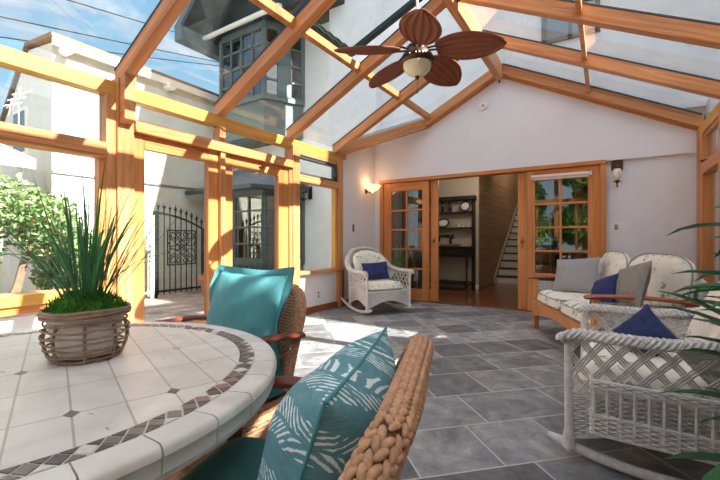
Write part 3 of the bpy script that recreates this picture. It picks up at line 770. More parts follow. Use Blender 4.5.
def make_dining_chair(label):
    c = thing('dining_chair', label, 'chair', (0,0,0), 0, 'woven dining chairs around the table')
    # back: a rolled woven slab, wrapped a little round the sitter
    H0, H1, W0, T0 = .40, .812, .275, .017; n = 280
    zs = [H0 + (H1-H0)*i/170 for i in range(171)]
    mb = MB(); rows = []; hs = []
    for z in zs:
        W = W0
        if z > H1-.13: q = (z-(H1-.13))/.13; W = W0-.085*(1-math.sqrt(max(0, 1-q*q)))
        T = T0
        if z > H1-.035: q = (z-(H1-.035))/.035; T = max(.006, T0*math.sqrt(max(0, 1-q*q)))
        lean = -.20 - .27*(z-H0) - .12*(z-H0)**2
        row = []
        for (p, nn, s) in rrect(W, T, .025, n):
            h = weave(s, z, .030, .0125, .0075)
            x = p[0]+nn[0]*h; y = p[1]+nn[1]*h; hs.append(h/.0075)
            row.append(V((x, y + lean + .03*(x/W0)**2, z)))
        rows.append(row)
    vs = [p for r in rows for p in r]; fs = []
    for i in range(len(rows)-1):
        for k in range(n):
            k2 = (k+1) % n; fs.append((i*n+k, i*n+k2, (i+1)*n+k2, (i+1)*n+k))
    fs.append(tuple(range((len(rows)-1)*n, len(rows)*n))); fs.append(tuple(range(n-1, -1, -1)))
    mb.add(vs, fs); shade_gaps(mb, rows, n, hs); mb.build('backrest', [WICKB, WICKGAP], c, ang=80)
    # braided roll round the edge of the back
    yb = lambda x, z: -.20 - .27*(z-H0) - .12*(z-H0)**2 + .03*(x/W0)**2
    P = [(-W0, .42)] + [(-W0, .42+.28*k/6) for k in range(1, 7)]
    P += [(-W0+.095*(1-math.cos(PI/2*k/6)), .70+.122*math.sin(PI/2*k/6)) for k in range(1, 7)]
    P += [(-P[k][0], P[k][1]) for k in range(len(P)-1, -1, -1)]
    cen = [V((x, yb(x, z), z)) for x, z in P]; LL = [0]
    for a, b in zip(cen, cen[1:]): LL.append(LL[-1]+(b-a).length)
    tot = LL[-1]; core = MB(); core.tube(cen, .0205, 14); core.build('rim_core', WICKGAP, c)
    def at(sv):
        sv = min(max(sv, 0), tot-1e-4); j = max(k for k in range(len(LL)) if LL[k] <= sv); j = min(j, len(cen)-2)
        p = cen[j].lerp(cen[j+1], (sv-LL[j])/(LL[j+1]-LL[j])); tg = (cen[min(j+2,len(cen)-1)]-cen[max(j-1,0)]).normalized()
        yv = V((0,1,.25)); yv = (yv - tg*yv.dot(tg)).normalized(); return p, tg, yv, tg.cross(yv)
    mb = MB(); NR = 12; ns = int(tot/.0135); rnd = random.Random(2)
    SP = [(math.cos(2*PI*q/6), math.sin(2*PI*q/6)) for q in range(6)]
    for i in range(ns):
        for q in range(NR):
            p, tg, yv, ov = at((i+.5+.5*(q % 2))*tot/ns); a = 2*PI*(q+.5)/NR
            rad = yv*math.cos(a) + ov*math.sin(a); tn = -yv*math.sin(a) + ov*math.cos(a)
            tilt = .42 if q % 2 else -.42
            d = (tg*math.cos(tilt) + tn*math.sin(tilt)).normalized(); sd = rad.cross(d); cc = p + rad*.0225
            vs = []; hl = .0116*rnd.uniform(.92,1.08)
            for t, w in ((-1,.25),(-.72,.75),(-.25,1),(.25,1),(.72,.75),(1,.25)):
                for x, y in SP: vs.append(cc + d*hl*t + (sd*x*.0057 + rad*(y*.0046))*w - rad*(.0035*t*t))
            fs = [(u*6+k, u*6+(k+1) % 6, (u+1)*6+(k+1) % 6, (u+1)*6+k) for u in range(5) for k in range(6)]
            fs += [tuple(range(5, -1, -1)), tuple(range(30, 36))]; mb.add(vs, fs)
    mb.build('braided_rim', WICKB, c, ang=80)
    # seat base
    mb = MB(); rows = []; hs = []; n = 240; zs = [.20+.205*i/52 for i in range(53)]
    for z in zs:
        row = []
        for (p, nn, s) in rrect(.275, .245, .04, n):
            h = weave(s, z, .034, .0165, .0065); hs.append(h/.0065); row.append(V((p[0]+nn[0]*h, p[1]+nn[1]*h, z)))
        rows.append(row)
    fs = []
    for i in range(len(rows)-1):
        for k in range(n): k2 = (k+1) % n; fs.append((i*n+k, i*n+k2, (i+1)*n+k2, (i+1)*n+k))
    fs.append(tuple(range((len(rows)-1)*n, len(rows)*n))); fs.append(tuple(range(n-1, -1, -1)))
    mb.add([p for r in rows for p in r], fs); shade_gaps(mb, rows, n, hs); mb.build('seat', [WICKB, WICKGAP], c, ang=80)
    for sx in (-1, 1):
        mb = MB()
        mb.tube([(sx*.305,-.25,.645),(sx*.312,-.12,.665),(sx*.312,.05,.668),(sx*.306,.20,.655),(sx*.30,.225,.65)], [.022,.024,.025,.024,.018], 10, flat=.62)
        mb.build('armrest', MAHOG, c)
        mb = MB(); mb.bar((sx*.290,.205,.40), (sx*.303,.185,.655), .034, .04); mb.build('arm_post', MAHOG, c, bevel=.006)
        for sy, y in ((1,.215),(-1,-.22)):
            mb = MB(); pts = [(sx*.252, y, .21), (sx*.256, y+.012*sy, .10), (sx*.262, y+.03*sy, .0)]
            mb.tube(pts, [.024,.021,.018], 10); mb.build('leg', WICKB, c)
    mb = MB()
    mb.grid(lambda u, v: cushion_pt(u, v, .295, .225, .160), 28, 28); mb.grid(lambda u, v: cushion_pt(u, v, .295, .225, -.0), 28, 28, flip=True)
    sc_ = mb.build('seat_cushion', TEALD, c); sc_.location = (0, -.02, .405)
    mb = MB(); mb.tube([V(cushion_edge(k/64, .295, .225)) + V((0,0,.026)) for k in range(64)], .005, 6, True); mb.build('piping', TEALD, sc_)
    return c
def cushion_edge(t, hx, hy):
    a = 2*PI*t; ca, sa = math.cos(a), math.sin(a)
    return (hx*math.copysign(abs(ca)**.35, ca), hy*math.copysign(abs(sa)**.35, sa), 0)
def cushion_pt(u, v, hx, hy, h):
    x, y = 2*u-1, 2*v-1
    m = max(abs(x), abs(y)); r = math.hypot(x, y)
    if r > 1e-6:
        k = 1-.10*(min(abs(x),abs(y))/max(m,1e-6))**3*m**6
    else: k = 1
    e = max(0, (1-x**8)*(1-y**8))**.5
    return V((x*k*hx, y*k*hy, .025 + (h-.025)*e + (.004*noise.noise(V((x*2,y*2,h*9)))*e)))
f1 = V((-.9496,-.3136))
ch1 = make_dining_chair('woven tan dining chair nearest the camera with fern print pillow'); ch1.location = (-.578,.486,0); ch1.rotation_euler.z = face(f1)
ch2 = copy_tree(ch1); ch2['label'] = 'woven dining chair across the table with plain teal pillow'
f2 = V((-.06,-1)).normalized(); ch2.location = (-1.41,1.02,0); ch2.rotation_euler.z = face(f2)

# ---- pillows
def pillow(name, label, mat, w, h, th, loc, facing, tilt=.25, roll=0, flange=0, seed=1, piping=None, group='throw pillows', wr=.012, pinch=.07):
    mb = MB(); N = 30
    def P(u, v, s):
        x, y = 2*u-1, 2*v-1
        px = w/2*x*(1-pinch*(1-y*y)); pz = h/2*y*(1-pinch*(1-x*x))
        e = max(0, (1-abs(x)**2.4)*(1-abs(y)**2.4))**.55
        t = th/2*e
        d = wr*noise.noise(V((x*1.6+seed, y*1.6, s*3+seed)))*e + wr*.5*noise.noise(V((x*5+seed*2, y*2.2, s)))*e
        rad = max(abs(x), abs(y)); d += wr*.45*math.sin(math.atan2(y, x)*11+seed)*max(0, rad-.45)*e**.3
        return V((px, s*(t)+d*s, pz))
    mb.grid(lambda u, v: P(u, v, 1), N, N, flip=True); mb.grid(lambda u, v: P(u, v, -1), N, N)
    if flange:
        def F(t, k, s):
            q = t*4; i = int(q) % 4; f = (q-int(q))*2-1
            x, y = [(f,-1),(1,f),(-f,1),(-1,-f)][i]
            px = w/2*x*(1-pinch*(1-y*y)); pz = h/2*y*(1-pinch*(1-x*x)); g = 1+k*flange*2/w; gz = 1+k*flange*2/h
            return V((px*g, s*.004 + k*.012*math.sin(t*43+seed)+k*.008*math.sin(t*17), pz*gz))
        for s, fl in ((1, False), (-1, True)): mb.grid(lambda u, v: F(u, v, s), 96, 3, cu=True, flip=fl)
    o = mb.build(name, mat); o['label'] = label; o['category'] = 'pillow'; o['group'] = group
    o.location = loc; o.rotation_euler = (tilt, roll, face(facing))
    if piping:
        m2 = MB(); pts = []
        for k in range(96):
            q = k/24; i = int(q) % 4; f = (q-int(q))*2-1
            x, y = [(f,-1),(1,f),(-f,1),(-1,-f)][i]
            pts.append((w/2*x*(1-pinch*(1-y*y)), 0, h/2*y*(1-pinch*(1-x*x))))
        m2.tube(pts, .0035, 6, True); m2.build('piping', piping, o)
    return o
pillow('throw_pillow', 'large teal pillow with white fern print on the nearest dining chair', FERN, .47, .38, .22, (-.458,.622,.648), f1, .34, 0, 0, 3, TEALP)
pillow('throw_pillow', 'plain bright teal flanged pillow on the chair across the table', TEALP, .43, .40, .16, (-1.335,1.14,.715), V((.02,-1)), .30, 0, .03, 8)

# ---- grey wicker rocking chairs
def lerp(a, b, t): return a+(b-a)*t
def spline(P, n):
    P = [V(p) for p in P]; out = []; m = len(P)-1
    for i in range(n+1):
        t = i/n*m; k = min(int(t), m-1); f = t-k
        p0, p1, p2, p3 = P[max(k-1,0)], P[k], P[k+1], P[min(k+2,m)]
        out.append(.5*((2*p1)+(p2-p0)*f+(2*p0-5*p1+4*p2-p3)*f*f+(3*p1-p0-3*p2+p3)*f**3))
    return out
def braid(mb, path, R=.020, r=.0085, turns=1.0, strands=4, flat=1.25, step=.07):
    L = [0]
    for a, b in zip(path, path[1:]): L.append(L[-1]+(b-a).length)
    n = max(20, int(L[-1]/.011)); P = []; j = 0
    for i in range(n+1):
        s = L[-1]*i/n
        while j < len(L)-2 and L[j+1] < s: j += 1
        f = (s-L[j])/max(1e-6, L[j+1]-L[j]); P.append(path[j].lerp(path[j+1], min(1, f)))
    up = V((0,0,1))
    for k in range(strands):
        q = []
        for i, p in enumerate(P):
            t = (P[min(i+1,n)]-P[max(i-1,0)]).normalized(); sd = t.cross(up)
            sd = sd.normalized() if sd.length > .05 else V((1,0,0)); u2 = sd.cross(t)
            a = 2*PI*(L[-1]*i/n/step*turns + k/strands)
            q.append(p + sd*R*flat*1.15*math.cos(a) + u2*(R*.50*math.sin(2*a) + R*.32*(1-math.cos(a)**2)))
        mb.tube(q, r, 5)
    mb.tube([p - up*R*.35 for p in P], R*.62, 6)
def weave_rows(mb, S, rows, stakes, r=.0058, amp=.005, v0=0, v1=1, closed=False, n4=3):
    for i in range(rows):
        v = v0+(v1-v0)*(i+.5)/rows; pts = []; N = stakes*n4
        for k in range(N+1):
            u = k/N; p, nn = S(u, v); pts.append(p + nn*amp*math.cos(PI*(u*stakes + i)))
        mb.tube(pts, r, 4)
def stakes_(mb, S, n, r=.006, v0=0, v1=1, m=6):
    for k in range(n+1):
        mb.tube([S(k/n, v0+(v1-v0)*j/m)[0] for j in range(m+1)], r, 5)
def lattice(mb, S, n, v0, v1, slant=.16, r=.0042, dup_=3):
    for sgn in (-1, 1):
        for k in range(-2, n+3):
            for d in range(dup_):
                pts = []
                for j in range(9):
                    t = j/8; u = (k+.5)/n + sgn*slant*(t-.5) + (d-(dup_-1)/2)*.021
                    if u < -.001 or u > 1.001: continue
                    p, nn = S(u, v0+(v1-v0)*t); pts.append(p + nn*sgn*.004)
                mb.tube(pts, r, 4)
armL = lambda s: [V((s*.415,.385,.585)), V((s*.428,.34,.615)), V((s*.432,.16,.615)), V((s*.428,-.05,.62)), V((s*.405,-.24,.665)), V((s*.345,-.385,.79)), V((s*.22,-.46,.915)), V((0,-.485,.955))]
def make_rocker(label):
    c = thing('rocking_chair', label, 'chair', (0,0,0), 0, 'grey wicker rocking chairs')
    path = spline(armL(-1), 40) + spline(armL(1), 40)[::-1][1:]
    mb = MB(); braid(mb, path, .026, .0095, 1, 5, 1.35, .12); mb.build('braided_rim', WICK, c)
    # the shell of the back, woven, between rim and seat
    def back(u, v):
        k = u*(len(path)-1); i = min(int(k), len(path)-2); top = path[i].lerp(path[i+1], k-i)
        a = PI*(u-.5)*1.0
        bot = V((.34*math.sin(a)*1.0, -.06-.26*max(0, math.cos(a))**.7, .34))
        p = bot.lerp(top, v); nn = V((top.x, top.y+.05, 0)); nn = nn.normalized() if nn.length > .01 else V((0,-1,0)); return p, nn
    ub = lambda u, v: back(.20+.60*u, v)
    mb = MB(); weave_rows(mb, ub, 34, 36); stakes_(mb, ub, 36, .0055); mb.build('backrest', WICK, c)
    # side panels
    for s in (-1, 1):
        def side(u, v, s=s):
            y = lerp(.365, -.30, u); zb = .12 + .13*math.sin(PI*u)**1.5*.6
            z = lerp(zb, .60, v); x = s*(lerp(.375, .335, u*u) + .04*v); return V((x, y, z)), V((s, 0, 0))
        mb = MB(); weave_rows(mb, side, 16, 24, v0=.0, v1=.40); stakes_(mb, side, 24, .0055, 0, .42, 4)
        for v in (.0, .42, .455): mb.tube([side(k/24, v)[0] for k in range(25)], .009, 6)
        lattice(mb, side, 7, .44, 1.0, .30, .0042); mb.build('side_panel', WICK, c)
    def skirt(u, v):
        x = lerp(-.37, .37, u); zb = .12+.09*math.sin(PI*u)**1.3; return V((x, .362, lerp(zb, .335, v))), V((0,1,0))
    mb = MB(); weave_rows(mb, skirt, 15, 26); stakes_(mb, skirt, 26, .0055)
    for v in (0, 1.0): mb.tube([skirt(k/24, v)[0] for k in range(25)], .010, 6)
    mb.build('skirt', WICK, c)
    mb = MB(); mb.bx(-.36, .36, -.30, .36, .315, .34); mb.build('seat', WICK, c)
    for s in (-1, 1):
        for nm, y, z1, x in (('post', .365, .585, .385), ('post', -.30, .60, .345)):
            mb = MB(); mb.tube([(s*x, y, .055), (s*x, y, .10), (s*x, y, .13), (s*x, y, .16), (s*(x+.012), y, z1)], [.017,.024,.026,.02,.02], 10)
            for k in range(6): mb.tube([(s*x+.023*math.cos(2*PI*j/12), y+.023*math.sin(2*PI*j/12), .075+.009*k) for j in range(12)], .006, 5, True)
            mb.build('leg', WICK, c)
        mb = MB(); pts = []
        for k in range(25):
            y = -.60+1.06*k/24; pts.append((s*.365, y, .028+.13*(y/.62)**2 + (.0)))
        mb.tube(pts, [.014]+[.021]*23+[.013], 10, flat=1.1); mb.build('rocker', WICK, c)
    mb = MB(); mb.grid(lambda u, v: cushion_pt(u, v, .325, .315, .125), 30, 30); mb.grid(lambda u, v: cushion_pt(u, v, .325, .315, -.005), 24, 24, flip=True)
    o = mb.build('seat_cushion', FLORAL, c); o.location = (0, .04, .342)
    mb = MB(); mb.tube([V(cushion_edge(k/64, .322, .312)) + V((0,0,.026)) for k in range(64)], .006, 6, True); mb.build('piping', GRAYP, o)
    mb = MB()
    def bc(u, v, t):
        x, z = 2*u-1, 2*v-1; e = max(0, (1-x**6)*(1-z**6))**.5
        hw = .31 if z < 0 else .31-.10*z**3
        pu = .5+.28*x; kx = hw*x
        return V((kx, -.225-.085*(z+1)+ .08*x*x + t*.095*e + .006*noise.noise(V((x*3,z*3,t))), .47+.225*(z+1) - (.05*x*x if z > 0 else 0)*max(0,z)))
    mb.grid(lambda u, v: bc(u, v, 1), 26, 26, flip=True); mb.grid(lambda u, v: bc(u, v, -1), 26, 26); mb.build('back_cushion', FLORAL, c)
    return c
rk1 = make_rocker('grey wicker rocking chair nearest the palm with a side pocket')
rk2 = copy_tree(rk1); rk2['label'] = 'grey wicker rocking chair in the corner under the lit wall sconce'
rk1.location = (.235, 2.44, 0); rk1.rotation_euler.z = face((-1, .04))
d2 = V((.87,-.5)).normalized(); rk2.location = (-2.86, 4.96, 0); rk2.scale = (.90,.92,.97); rk2.rotation_euler.z = face(d2)
# magazine pocket woven onto the near side of the near chair
pk = MB()
def pocket(u, v):
    k = u*3.4-.2; x0 = -.385
    if u < .06: y, x = .27, x0-.08*(u/.06)
    elif u > .94: y, x = -.24, x0-.08*((1-u)/.06)
    else: y, x = lerp(.27, -.24, (u-.06)/.88), x0-.085
    return V((x-.03*v, y, lerp(.20, .44, v))), V((-1,0,0))
weave_rows(pk, pocket, 8, 20, r=.006, v0=0, v1=.36); stakes_(pk, pocket, 12, .008, .0, 1.0, 4)
weave_rows(pk, pocket, 3, 20, r=.007, v0=.88, v1=1.0)
for v in (0, .36, .88, 1.0): pk.tube([pocket(k/40, v)[0] for k in range(41)], .0085, 6)
for k in range(8): pk.tube([(-.385+.0, lerp(.25,-.22,k/7), .2), (-.465, lerp(.25,-.22,k/7), .2)], .006, 5)
o = pk.build('magazine_pocket', WICK, rk1); o['label'] = 'woven magazine pocket on the chair side'

# ---- loveseat
df = V((-.92,-.395)).normalized(); rt = V((df.y,-df.x))
lv = thing('loveseat', 'wooden and grey wicker loveseat with cream floral cushions by the right door', 'sofa', (-.04,4.40,0), face(df))
HW, HD = .84, .40
mb = MB(); P = []
for k in range(21):
    u = k/20; x = lerp(-HW, HW, u); P.append((x, HD, .10+.15*math.sin(PI*u)**.6 if 0 < k < 20 else .10))
poly = [V(p) for p in P]+[V((HW,HD,.345)), V((-HW,HD,.345))]
mb.prism(poly, (0,-.03,0)); mb.build('apron', SOFAW, lv, smooth=False)
for s in (-1, 1):
    mb = MB(); mb.bar((s*(HW-.035), HD-.03, .0), (s*(HW-.035), HD-.03, .585), .06, .055, (0,1,0)); mb.build('leg', SOFAW, lv, bevel=.008)
    mb = MB(); mb.bar((s*(HW-.04), -HD+.04, 0), (s*(HW-.05), -HD+.0, .50), .055, .055, (0,1,0)); mb.build('leg', SOFAW, lv, bevel=.008)
    mb = MB(); pts = spline([(s*(HW-.035),HD+.05,.60), (s*(HW-.03),HD-.05,.612), (s*(HW-.01),.05,.610), (s*(HW-.03),-.20,.585), (s*(HW-.06),-.34,.56)], 20)
    mb.tube(pts, [.030]+[.040]*18+[.034,.030], 12, flat=.42); o = mb.build('armrest', SOFAARM, lv); o['label'] = 'reddish polished wood armrest'
    def lside(u, v, s=s):
        y = lerp(HD-.06, -HD+.02, u); return V((s*(HW-.045), y, lerp(.16, .57-.03*u, v))), V((s,0,0))
    mb = MB(); weave_rows(mb, lside, 22, 20, r=.008, amp=.006); stakes_(mb, lside, 20, .006); mb.build('side_panel', WICK, lv)
def lback(u, v):
    x = lerp(-1, 1, u); top = .80 - .10*abs(x)**3; y = -HD+.02+.10*x*x*abs(x)
    return V((x*(HW-.04), y-.09*v, lerp(.30, top, v))), V((0,-1,0))
mb = MB(); weave_rows(mb, lback, 34, 50, r=.007, amp=.006); stakes_(mb, lback, 50, .006)
path = [lback(k/40, 1)[0] for k in range(41)]; braid(mb, path, .022, .0095, 1, 4, 1.3, .11); mb.build('backrest', WICK, lv)
mb = MB(); mb.bx(-HW+.06, HW-.06, -HD+.05, HD-.03, .30, .335); mb.build('seat', SOFAW, lv)
for s in (-1, 1):
    mb = MB(); hx = .385
    mb.grid(lambda u, v: cushion_pt(u, v, hx, .355, .145), 30, 30); mb.grid(lambda u, v: cushion_pt(u, v, hx, .355, -.0), 24, 24, flip=True)
    o = mb.build('seat_cushion', FLORAL, lv); o.location = (s*.388, .055, .337)
    for zz in (.03, .115):
        mb = MB(); mb.tube([V(cushion_edge(k/80, hx-.004, .352)) + V((0,0,zz)) for k in range(80)], .0055, 6, True); mb.build('piping', GRAYP, o)
    mb = MB()
    def lbc(u, v, t):
        x, z = 2*u-1, 2*v-1; e = max(0, (1-x**6)*(1-z**6))**.5
        n = (abs(x)**3.2+abs(z)**3.2)**(1/3.2); m = max(abs(x), abs(z)); k = (m/n if n > 1e-6 else 1) if z > 0 else 1
        return V((.395*x*k, .065*t*e - .006*noise.noise(V((x*3,z*3,t+s))), .245*z*k))
    mb.grid(lambda u, v: lbc(u, v, 1), 30, 30, flip=True); mb.grid(lambda u, v: lbc(u, v, -1), 24, 24)
    o = mb.build('back_cushion', FLORAL, lv); o.location = (s*.395, -.285, .685); o.rotation_euler = (.20, 0, -s*.10)
    mb = MB(); pts = []
    for k in range(80):
        q = k/20; i = int(q) % 4; f = (q-int(q))*2-1
        x, z = [(f,-1),(1,f),(-f,1),(-1,-f)][i]; n = (abs(x)**3.2+abs(z)**3.2)**(1/3.2); kk = 1/n if z > 0 else 1
        pts.append((.395*x*kk, .03, .245*z*kk))
    mb.tube(pts, .0055, 6, True); mb.build('piping', GRAYP, o)
def L2W(x, y, z):
    M = Matrix.Rotation(face(df), 4, 'Z'); p = M @ V((x,y,0)); return (p.x-.04, p.y+4.40, z)
pillow('throw_pillow', 'light grey woven square pillow leaning at the left end of the loveseat', GRAYP, .46, .42, .15, L2W(.50,.04,.67), V((-.30,-.95)), .55, .10, 0, 2)
pillow('throw_pillow', 'navy pillow on the loveseat between the grey and taupe pillows', NAVY, .29, .29, .13, L2W(-.535,.20,.61), V((-.80,-.60)), .45, .35, 0, 5)
pillow('throw_pillow', 'taupe velvet pillow by the right arm of the loveseat', TAUPE, .41, .41, .16, L2W(-.665,.07,.665), V((-.86,-.50)), .40, .25, 0, 9)
pillow('throw_pillow', 'navy pillow standing on its corner on the rocking chair nearest the palm', NAVY, .235, .235, .13, (.17,2.47,.555), V((-.35,-.93)), .30, .80, 0, 12)
pillow('throw_pillow', 'navy pillow on the rocking chair in the corner', NAVY, .42, .27, .13, (-2.89,4.97,.59), V((.80,-.60)), .35, .05, 0, 15)
# ================================================================== FIXTURES
# ---- ceiling fan
FC = V((RX, 2.98, 2.575))
fan = thing('ceiling_fan', 'bronze ceiling fan with five woven leaf blades hung from the ridge beam', 'fan', FC)
mb = MB(); mb.tube([(0,0,.16),(0,0,RZ-.10-FC.z-.02)], .011, 10); o = mb.build('rod', PLASTIC, fan); o['label'] = 'white fan rod'
mb = MB(); z = RZ-.10-FC.z; mb.lathe([(.02,z-.07),(.055,z-.05),(.065,z)], 20); mb.build('canopy', BRONZE, fan)
mb = MB(); mb.lathe([(0,-.05),(.10,-.05),(.125,-.03),(.13,-.005),(.125,.02),(.10,.05),(.085,.07),(.09,.09),(.07,.11),(.035,.125),(.02,.18)], 28); mb.build('motor', BRONZE, fan)
mb = MB()
for k in range(30):
    a = 2*PI*k/30; mb.ball((.128*math.cos(a), .128*math.sin(a), -.012), (.012,.012,.016), 6, 5)
mb.build('beaded_ring', BRONZE, fan)
mb = MB(); mb.lathe([(0,-.155),(.04,-.15),(.08,-.13),(.108,-.10),(.118,-.07),(.115,-.05),(0,-.05)][::1], 28); mb.build('light_bowl', GLOBE, fan)
mb = MB(); mb.lathe([(0,-.185),(.010,-.178),(.014,-.168),(.022,-.158),(.016,-.150),(0,-.150)], 14); mb.build('finial', BRONZE, fan)
mb = MB(); mb.tube([(0.0,0,-.18),(0.0,0,-.27)], .0022, 5); mb.lathe([(0,-.30),(.006,-.295),(.006,-.275),(0,-.27)], 8); mb.build('pull_chain', BRONZE, fan)
az0 = math.atan2(-2.98, 1.33)
for k in range(5):
    a = az0 + R_(3) + k*2*PI/5; ca, sa = math.cos(a), math.sin(a)
    def W(r, t, z): return V((r*ca - t*sa, r*sa + t*ca, z))
    bl = MB(); pit = .26
    def bp(u, v, s):
        r = .165 + .535*u; hw = .150*(math.sin(PI*min(1,(.10+.90*u)))**.62) * (1.0 if u > .02 else .8); hw = max(hw, .002)
        t = (2*v-1)*hw; z = .045 - .055*u - t*pit + s*.004 + .0048*math.cos((2*v-1)*PI*5)*s
        return W(r, t, z)
    bl.grid(lambda u, v: bp(u, v, 1), 26, 40); bl.grid(lambda u, v: bp(u, v, -1), 26, 40, flip=True)
    edge = [bp(i/26, 0, 0) for i in range(27)] + [bp(i/26, 1, 0) for i in range(26, -1, -1)]
    bl.tube(edge, .0065, 5, True)
    b = bl.build('blade', WICKBLADE, fan)
    ir = MB(); ir.tube([W(.09,-.02,.06), W(.15,-.035,.055), W(.20,-.03,.05), W(.26,-.015,.048)], [.012,.012,.012,.009], 8, flat=.6)
    ir.tube([W(.09,.02,.06), W(.15,.035,.06), W(.20,.03,.056), W(.26,.015,.052)], [.012,.012,.012,.009], 8, flat=.6)
    ir.ball(W(.20,0,.052), (.03,.03,.012), 10, 6); ir.build('blade_iron', BRONZE, b)

# ---- wall lamps
sl = thing('wall_sconce', 'lit glass wall sconce above the corner rocking chair', 'lamp', (XL, 5.77, 1.93))
mb = MB(); mb.lathe([(0,0),(.045,.0),(.045,.012),(.02,.02),(0,.02)], 16)
mb.v = [(p[2], p[0], p[1]-.02) for p in mb.v]; mb.tube([(.015,0,-.02),(.06,0,-.045),(.09,0,-.03)], .008, 8); mb.ball((.09,0,-.05), .012, 8, 6); mb.build('bracket', BRONZE, sl)
mb = MB(); mb.lathe([(.02,-.03),(.06,-.02),(.11,.015),(.135,.05),(.14,.055),(.128,.052),(.10,.02),(.05,-.008),(.02,-.015)], 28, (.13,0,0)); mb.build('glass_bowl', FROST, sl); kids(sl)[-1].scale = (1,1.25,1.25)
mb = MB(); mb.lathe([(0,-.065),(.012,-.06),(.02,-.045),(.022,-.03),(0,-.03)], 12, (.13,0,0)); mb.build('finial', FROST, sl)
sr = thing('wall_sconce', 'dark bronze wall sconce with tulip glass right of the French doors', 'lamp', (.13, YB, 1.93))
mb = MB(); mb.box((0,-.012,.10), (.13,.024,.13)); mb.box((0,-.02,.10), (.085,.03,.16)); mb.tube([(0,-.03,.10),(0,-.10,.085),(0,-.11,.05)], .012, 8); mb.build('backplate', BRONZE, sr, bevel=.008)
mb = MB(); mb.lathe([(.015,-.11),(.035,-.09),(.05,-.05),(.052,-.01),(.042,.035),(.038,.04),(.036,.03),(.04,-.01),(.03,-.08),(.012,-.10)], 20, (0,-.11,0)); mb.build('tulip_glass', FROSTOFF, sr)
mb = MB(); mb.lathe([(0,-.20),(.008,-.19),(.008,-.15),(.018,-.135),(.03,-.115),(.012,-.105),(0,-.105)], 12, (0,-.11,0)); mb.bx(-.05,.05,-.115,-.105,-.128,-.116); mb.bx(-.005,.005,-.16,-.06,-.128,-.116); mb.build('finial', BRONZE, sr)
sd = thing('smoke_detector', 'round white smoke detector high on the gable wall', 'smoke detector', (-1.59, YB-.05, 3.12))
mb = MB(); mb.lathe([(0,-.035),(.045,-.035),(.062,-.025),(.068,0)], 24); mb.v = [(p[0], p[2], p[1]) for p in mb.v]; mb.build('cover', PLASTIC, sd)
mb = MB(); mb.lathe([(0,-.040),(.018,-.040),(.02,-.034)], 16); mb.v = [(p[0], p[2], p[1]) for p in mb.v]; mb.build('button', PEWTER, sd)
def plate(name, label, cat, loc, w, h, axis, keys, mat=PLASTIC):
    o = thing(name, label, cat, loc)
    def B(nm, a, b, c, d, t0, t1, m):
        mb = MB()
        if axis == 'y': mb.bx(a, b, -t1, -t0, c, d)
        else: mb.bx(t0, t1, a, b, c, d)
        mb.build(nm, m, o, bevel=.002)
    B('plate', -w/2, w/2, -h/2, h/2, 0, .007, mat)
    for nm, a, b, c, d, m in keys: B(nm, a, b, c, d, .006, .012, m)
plate('light_switch', 'double light switch plate on the white wall right of the doors', 'switch', (.155, YB, 1.22), .16, .115, 'y', [('rocker_switch', -.055, -.015, -.035, .035, PEWTER), ('rocker_switch', .015, .055, -.035, .035, PLASTIC)], PLASTIC)
plate('thermostat', 'small grey control on the pier left of the rocking chair back', 'thermostat', (XL, 5.36, 1.25), .05, .13, 'x', [('dial', -.015, .015, -.045, -.01, IRON), ('dial', -.015, .015, .01, .045, IRON)], PEWTER)
plate('wall_outlet', 'white electrical outlet low on the wall under the small window', 'outlet', (XL, 4.43, .25), .075, .12, 'x', [('socket', -.018, .018, .008, .045, PEWTER), ('socket', -.018, .018, -.045, -.008, PEWTER)])

# ---- hutch in the hall
HX0, HX1, Hy = -3.42, -2.36, HY-.02
hu = thing('hutch', 'black open hutch with a writing drawer against the hall wall', 'cabinet', ((HX0+HX1)/2, Hy, 0)); hw = (HX1-HX0)/2
for x in (-hw, hw):
    mb = MB(); mb.bx(x-.035, x+.035, -.06, 0, 0, 1.92); mb.build('post', DARKW, hu, bevel=.004)
    mb = MB(); mb.tube([(x*.93,-.40,.0),(x*.93,-.40,.1),(x*.93,-.40,.4),(x*.93,-.40,.5),(x*.93,-.40,.78)], [.018,.025,.018,.028,.028], 10); mb.build('leg', DARKW, hu)
mb = MB(); mb.bx(-hw-.06, hw+.06, -.16, 0, 1.90, 1.99); mb.build('cornice', DARKW, hu, bevel=.01)
for z in (1.32, 1.66): mb = MB(); mb.bx(-hw, hw, -.15, -.005, z-.03, z); mb.build('shelf', DARKW, hu)
mb = MB(); mb.bx(-hw-.02, hw+.02, -.46, 0, .885, .92); mb.build('tabletop', TREADW, hu, bevel=.006)
mb = MB(); mb.bx(-hw+.0, hw-.0, -.42, -.02, .70, .885); mb.build('drawer_case', DARKW, hu)
for x in (-.26, .26):
    mb = MB(); mb.bx(x-.2, x+.2, -.435, -.42, .74, .865); d = mb.build('drawer', TREADW, hu, bevel=.004)
    mb = MB(); mb.ball((x,-.45,.80), .016, 8, 6); mb.build('knob', BRONZE, d)
mb = MB(); mb.bx(-hw, hw, -.44, 0, .13, .17); mb.build('base_shelf', DARKW, hu, bevel=.004)
def onH(dx, dy, z): return V(((HX0+HX1)/2+dx, Hy+dy, z))
for i, dx in enumerate((-.14, .03)):
    b = thing('wine_bottle', 'dark wine bottle on the top hutch shelf, ' + ('farther from the plate' if i == 0 else 'next to the round plate'), 'bottle', onH(dx, -.07, 1.66), 0, 'bottles on the hutch')
    mb = MB(); mb.lathe([(0,0),(.036,0),(.038,.01),(.038,.16),(.03,.19),(.014,.215),(.0135,.27),(.016,.272),(.016,.285),(0,.285)], 16); mb.build('bottle_body', BOTTLE, b)
    mb = MB(); mb.lathe([(.0385,.05),(.0386,.09)], 16); mb.build('paper_label', IRON, b)
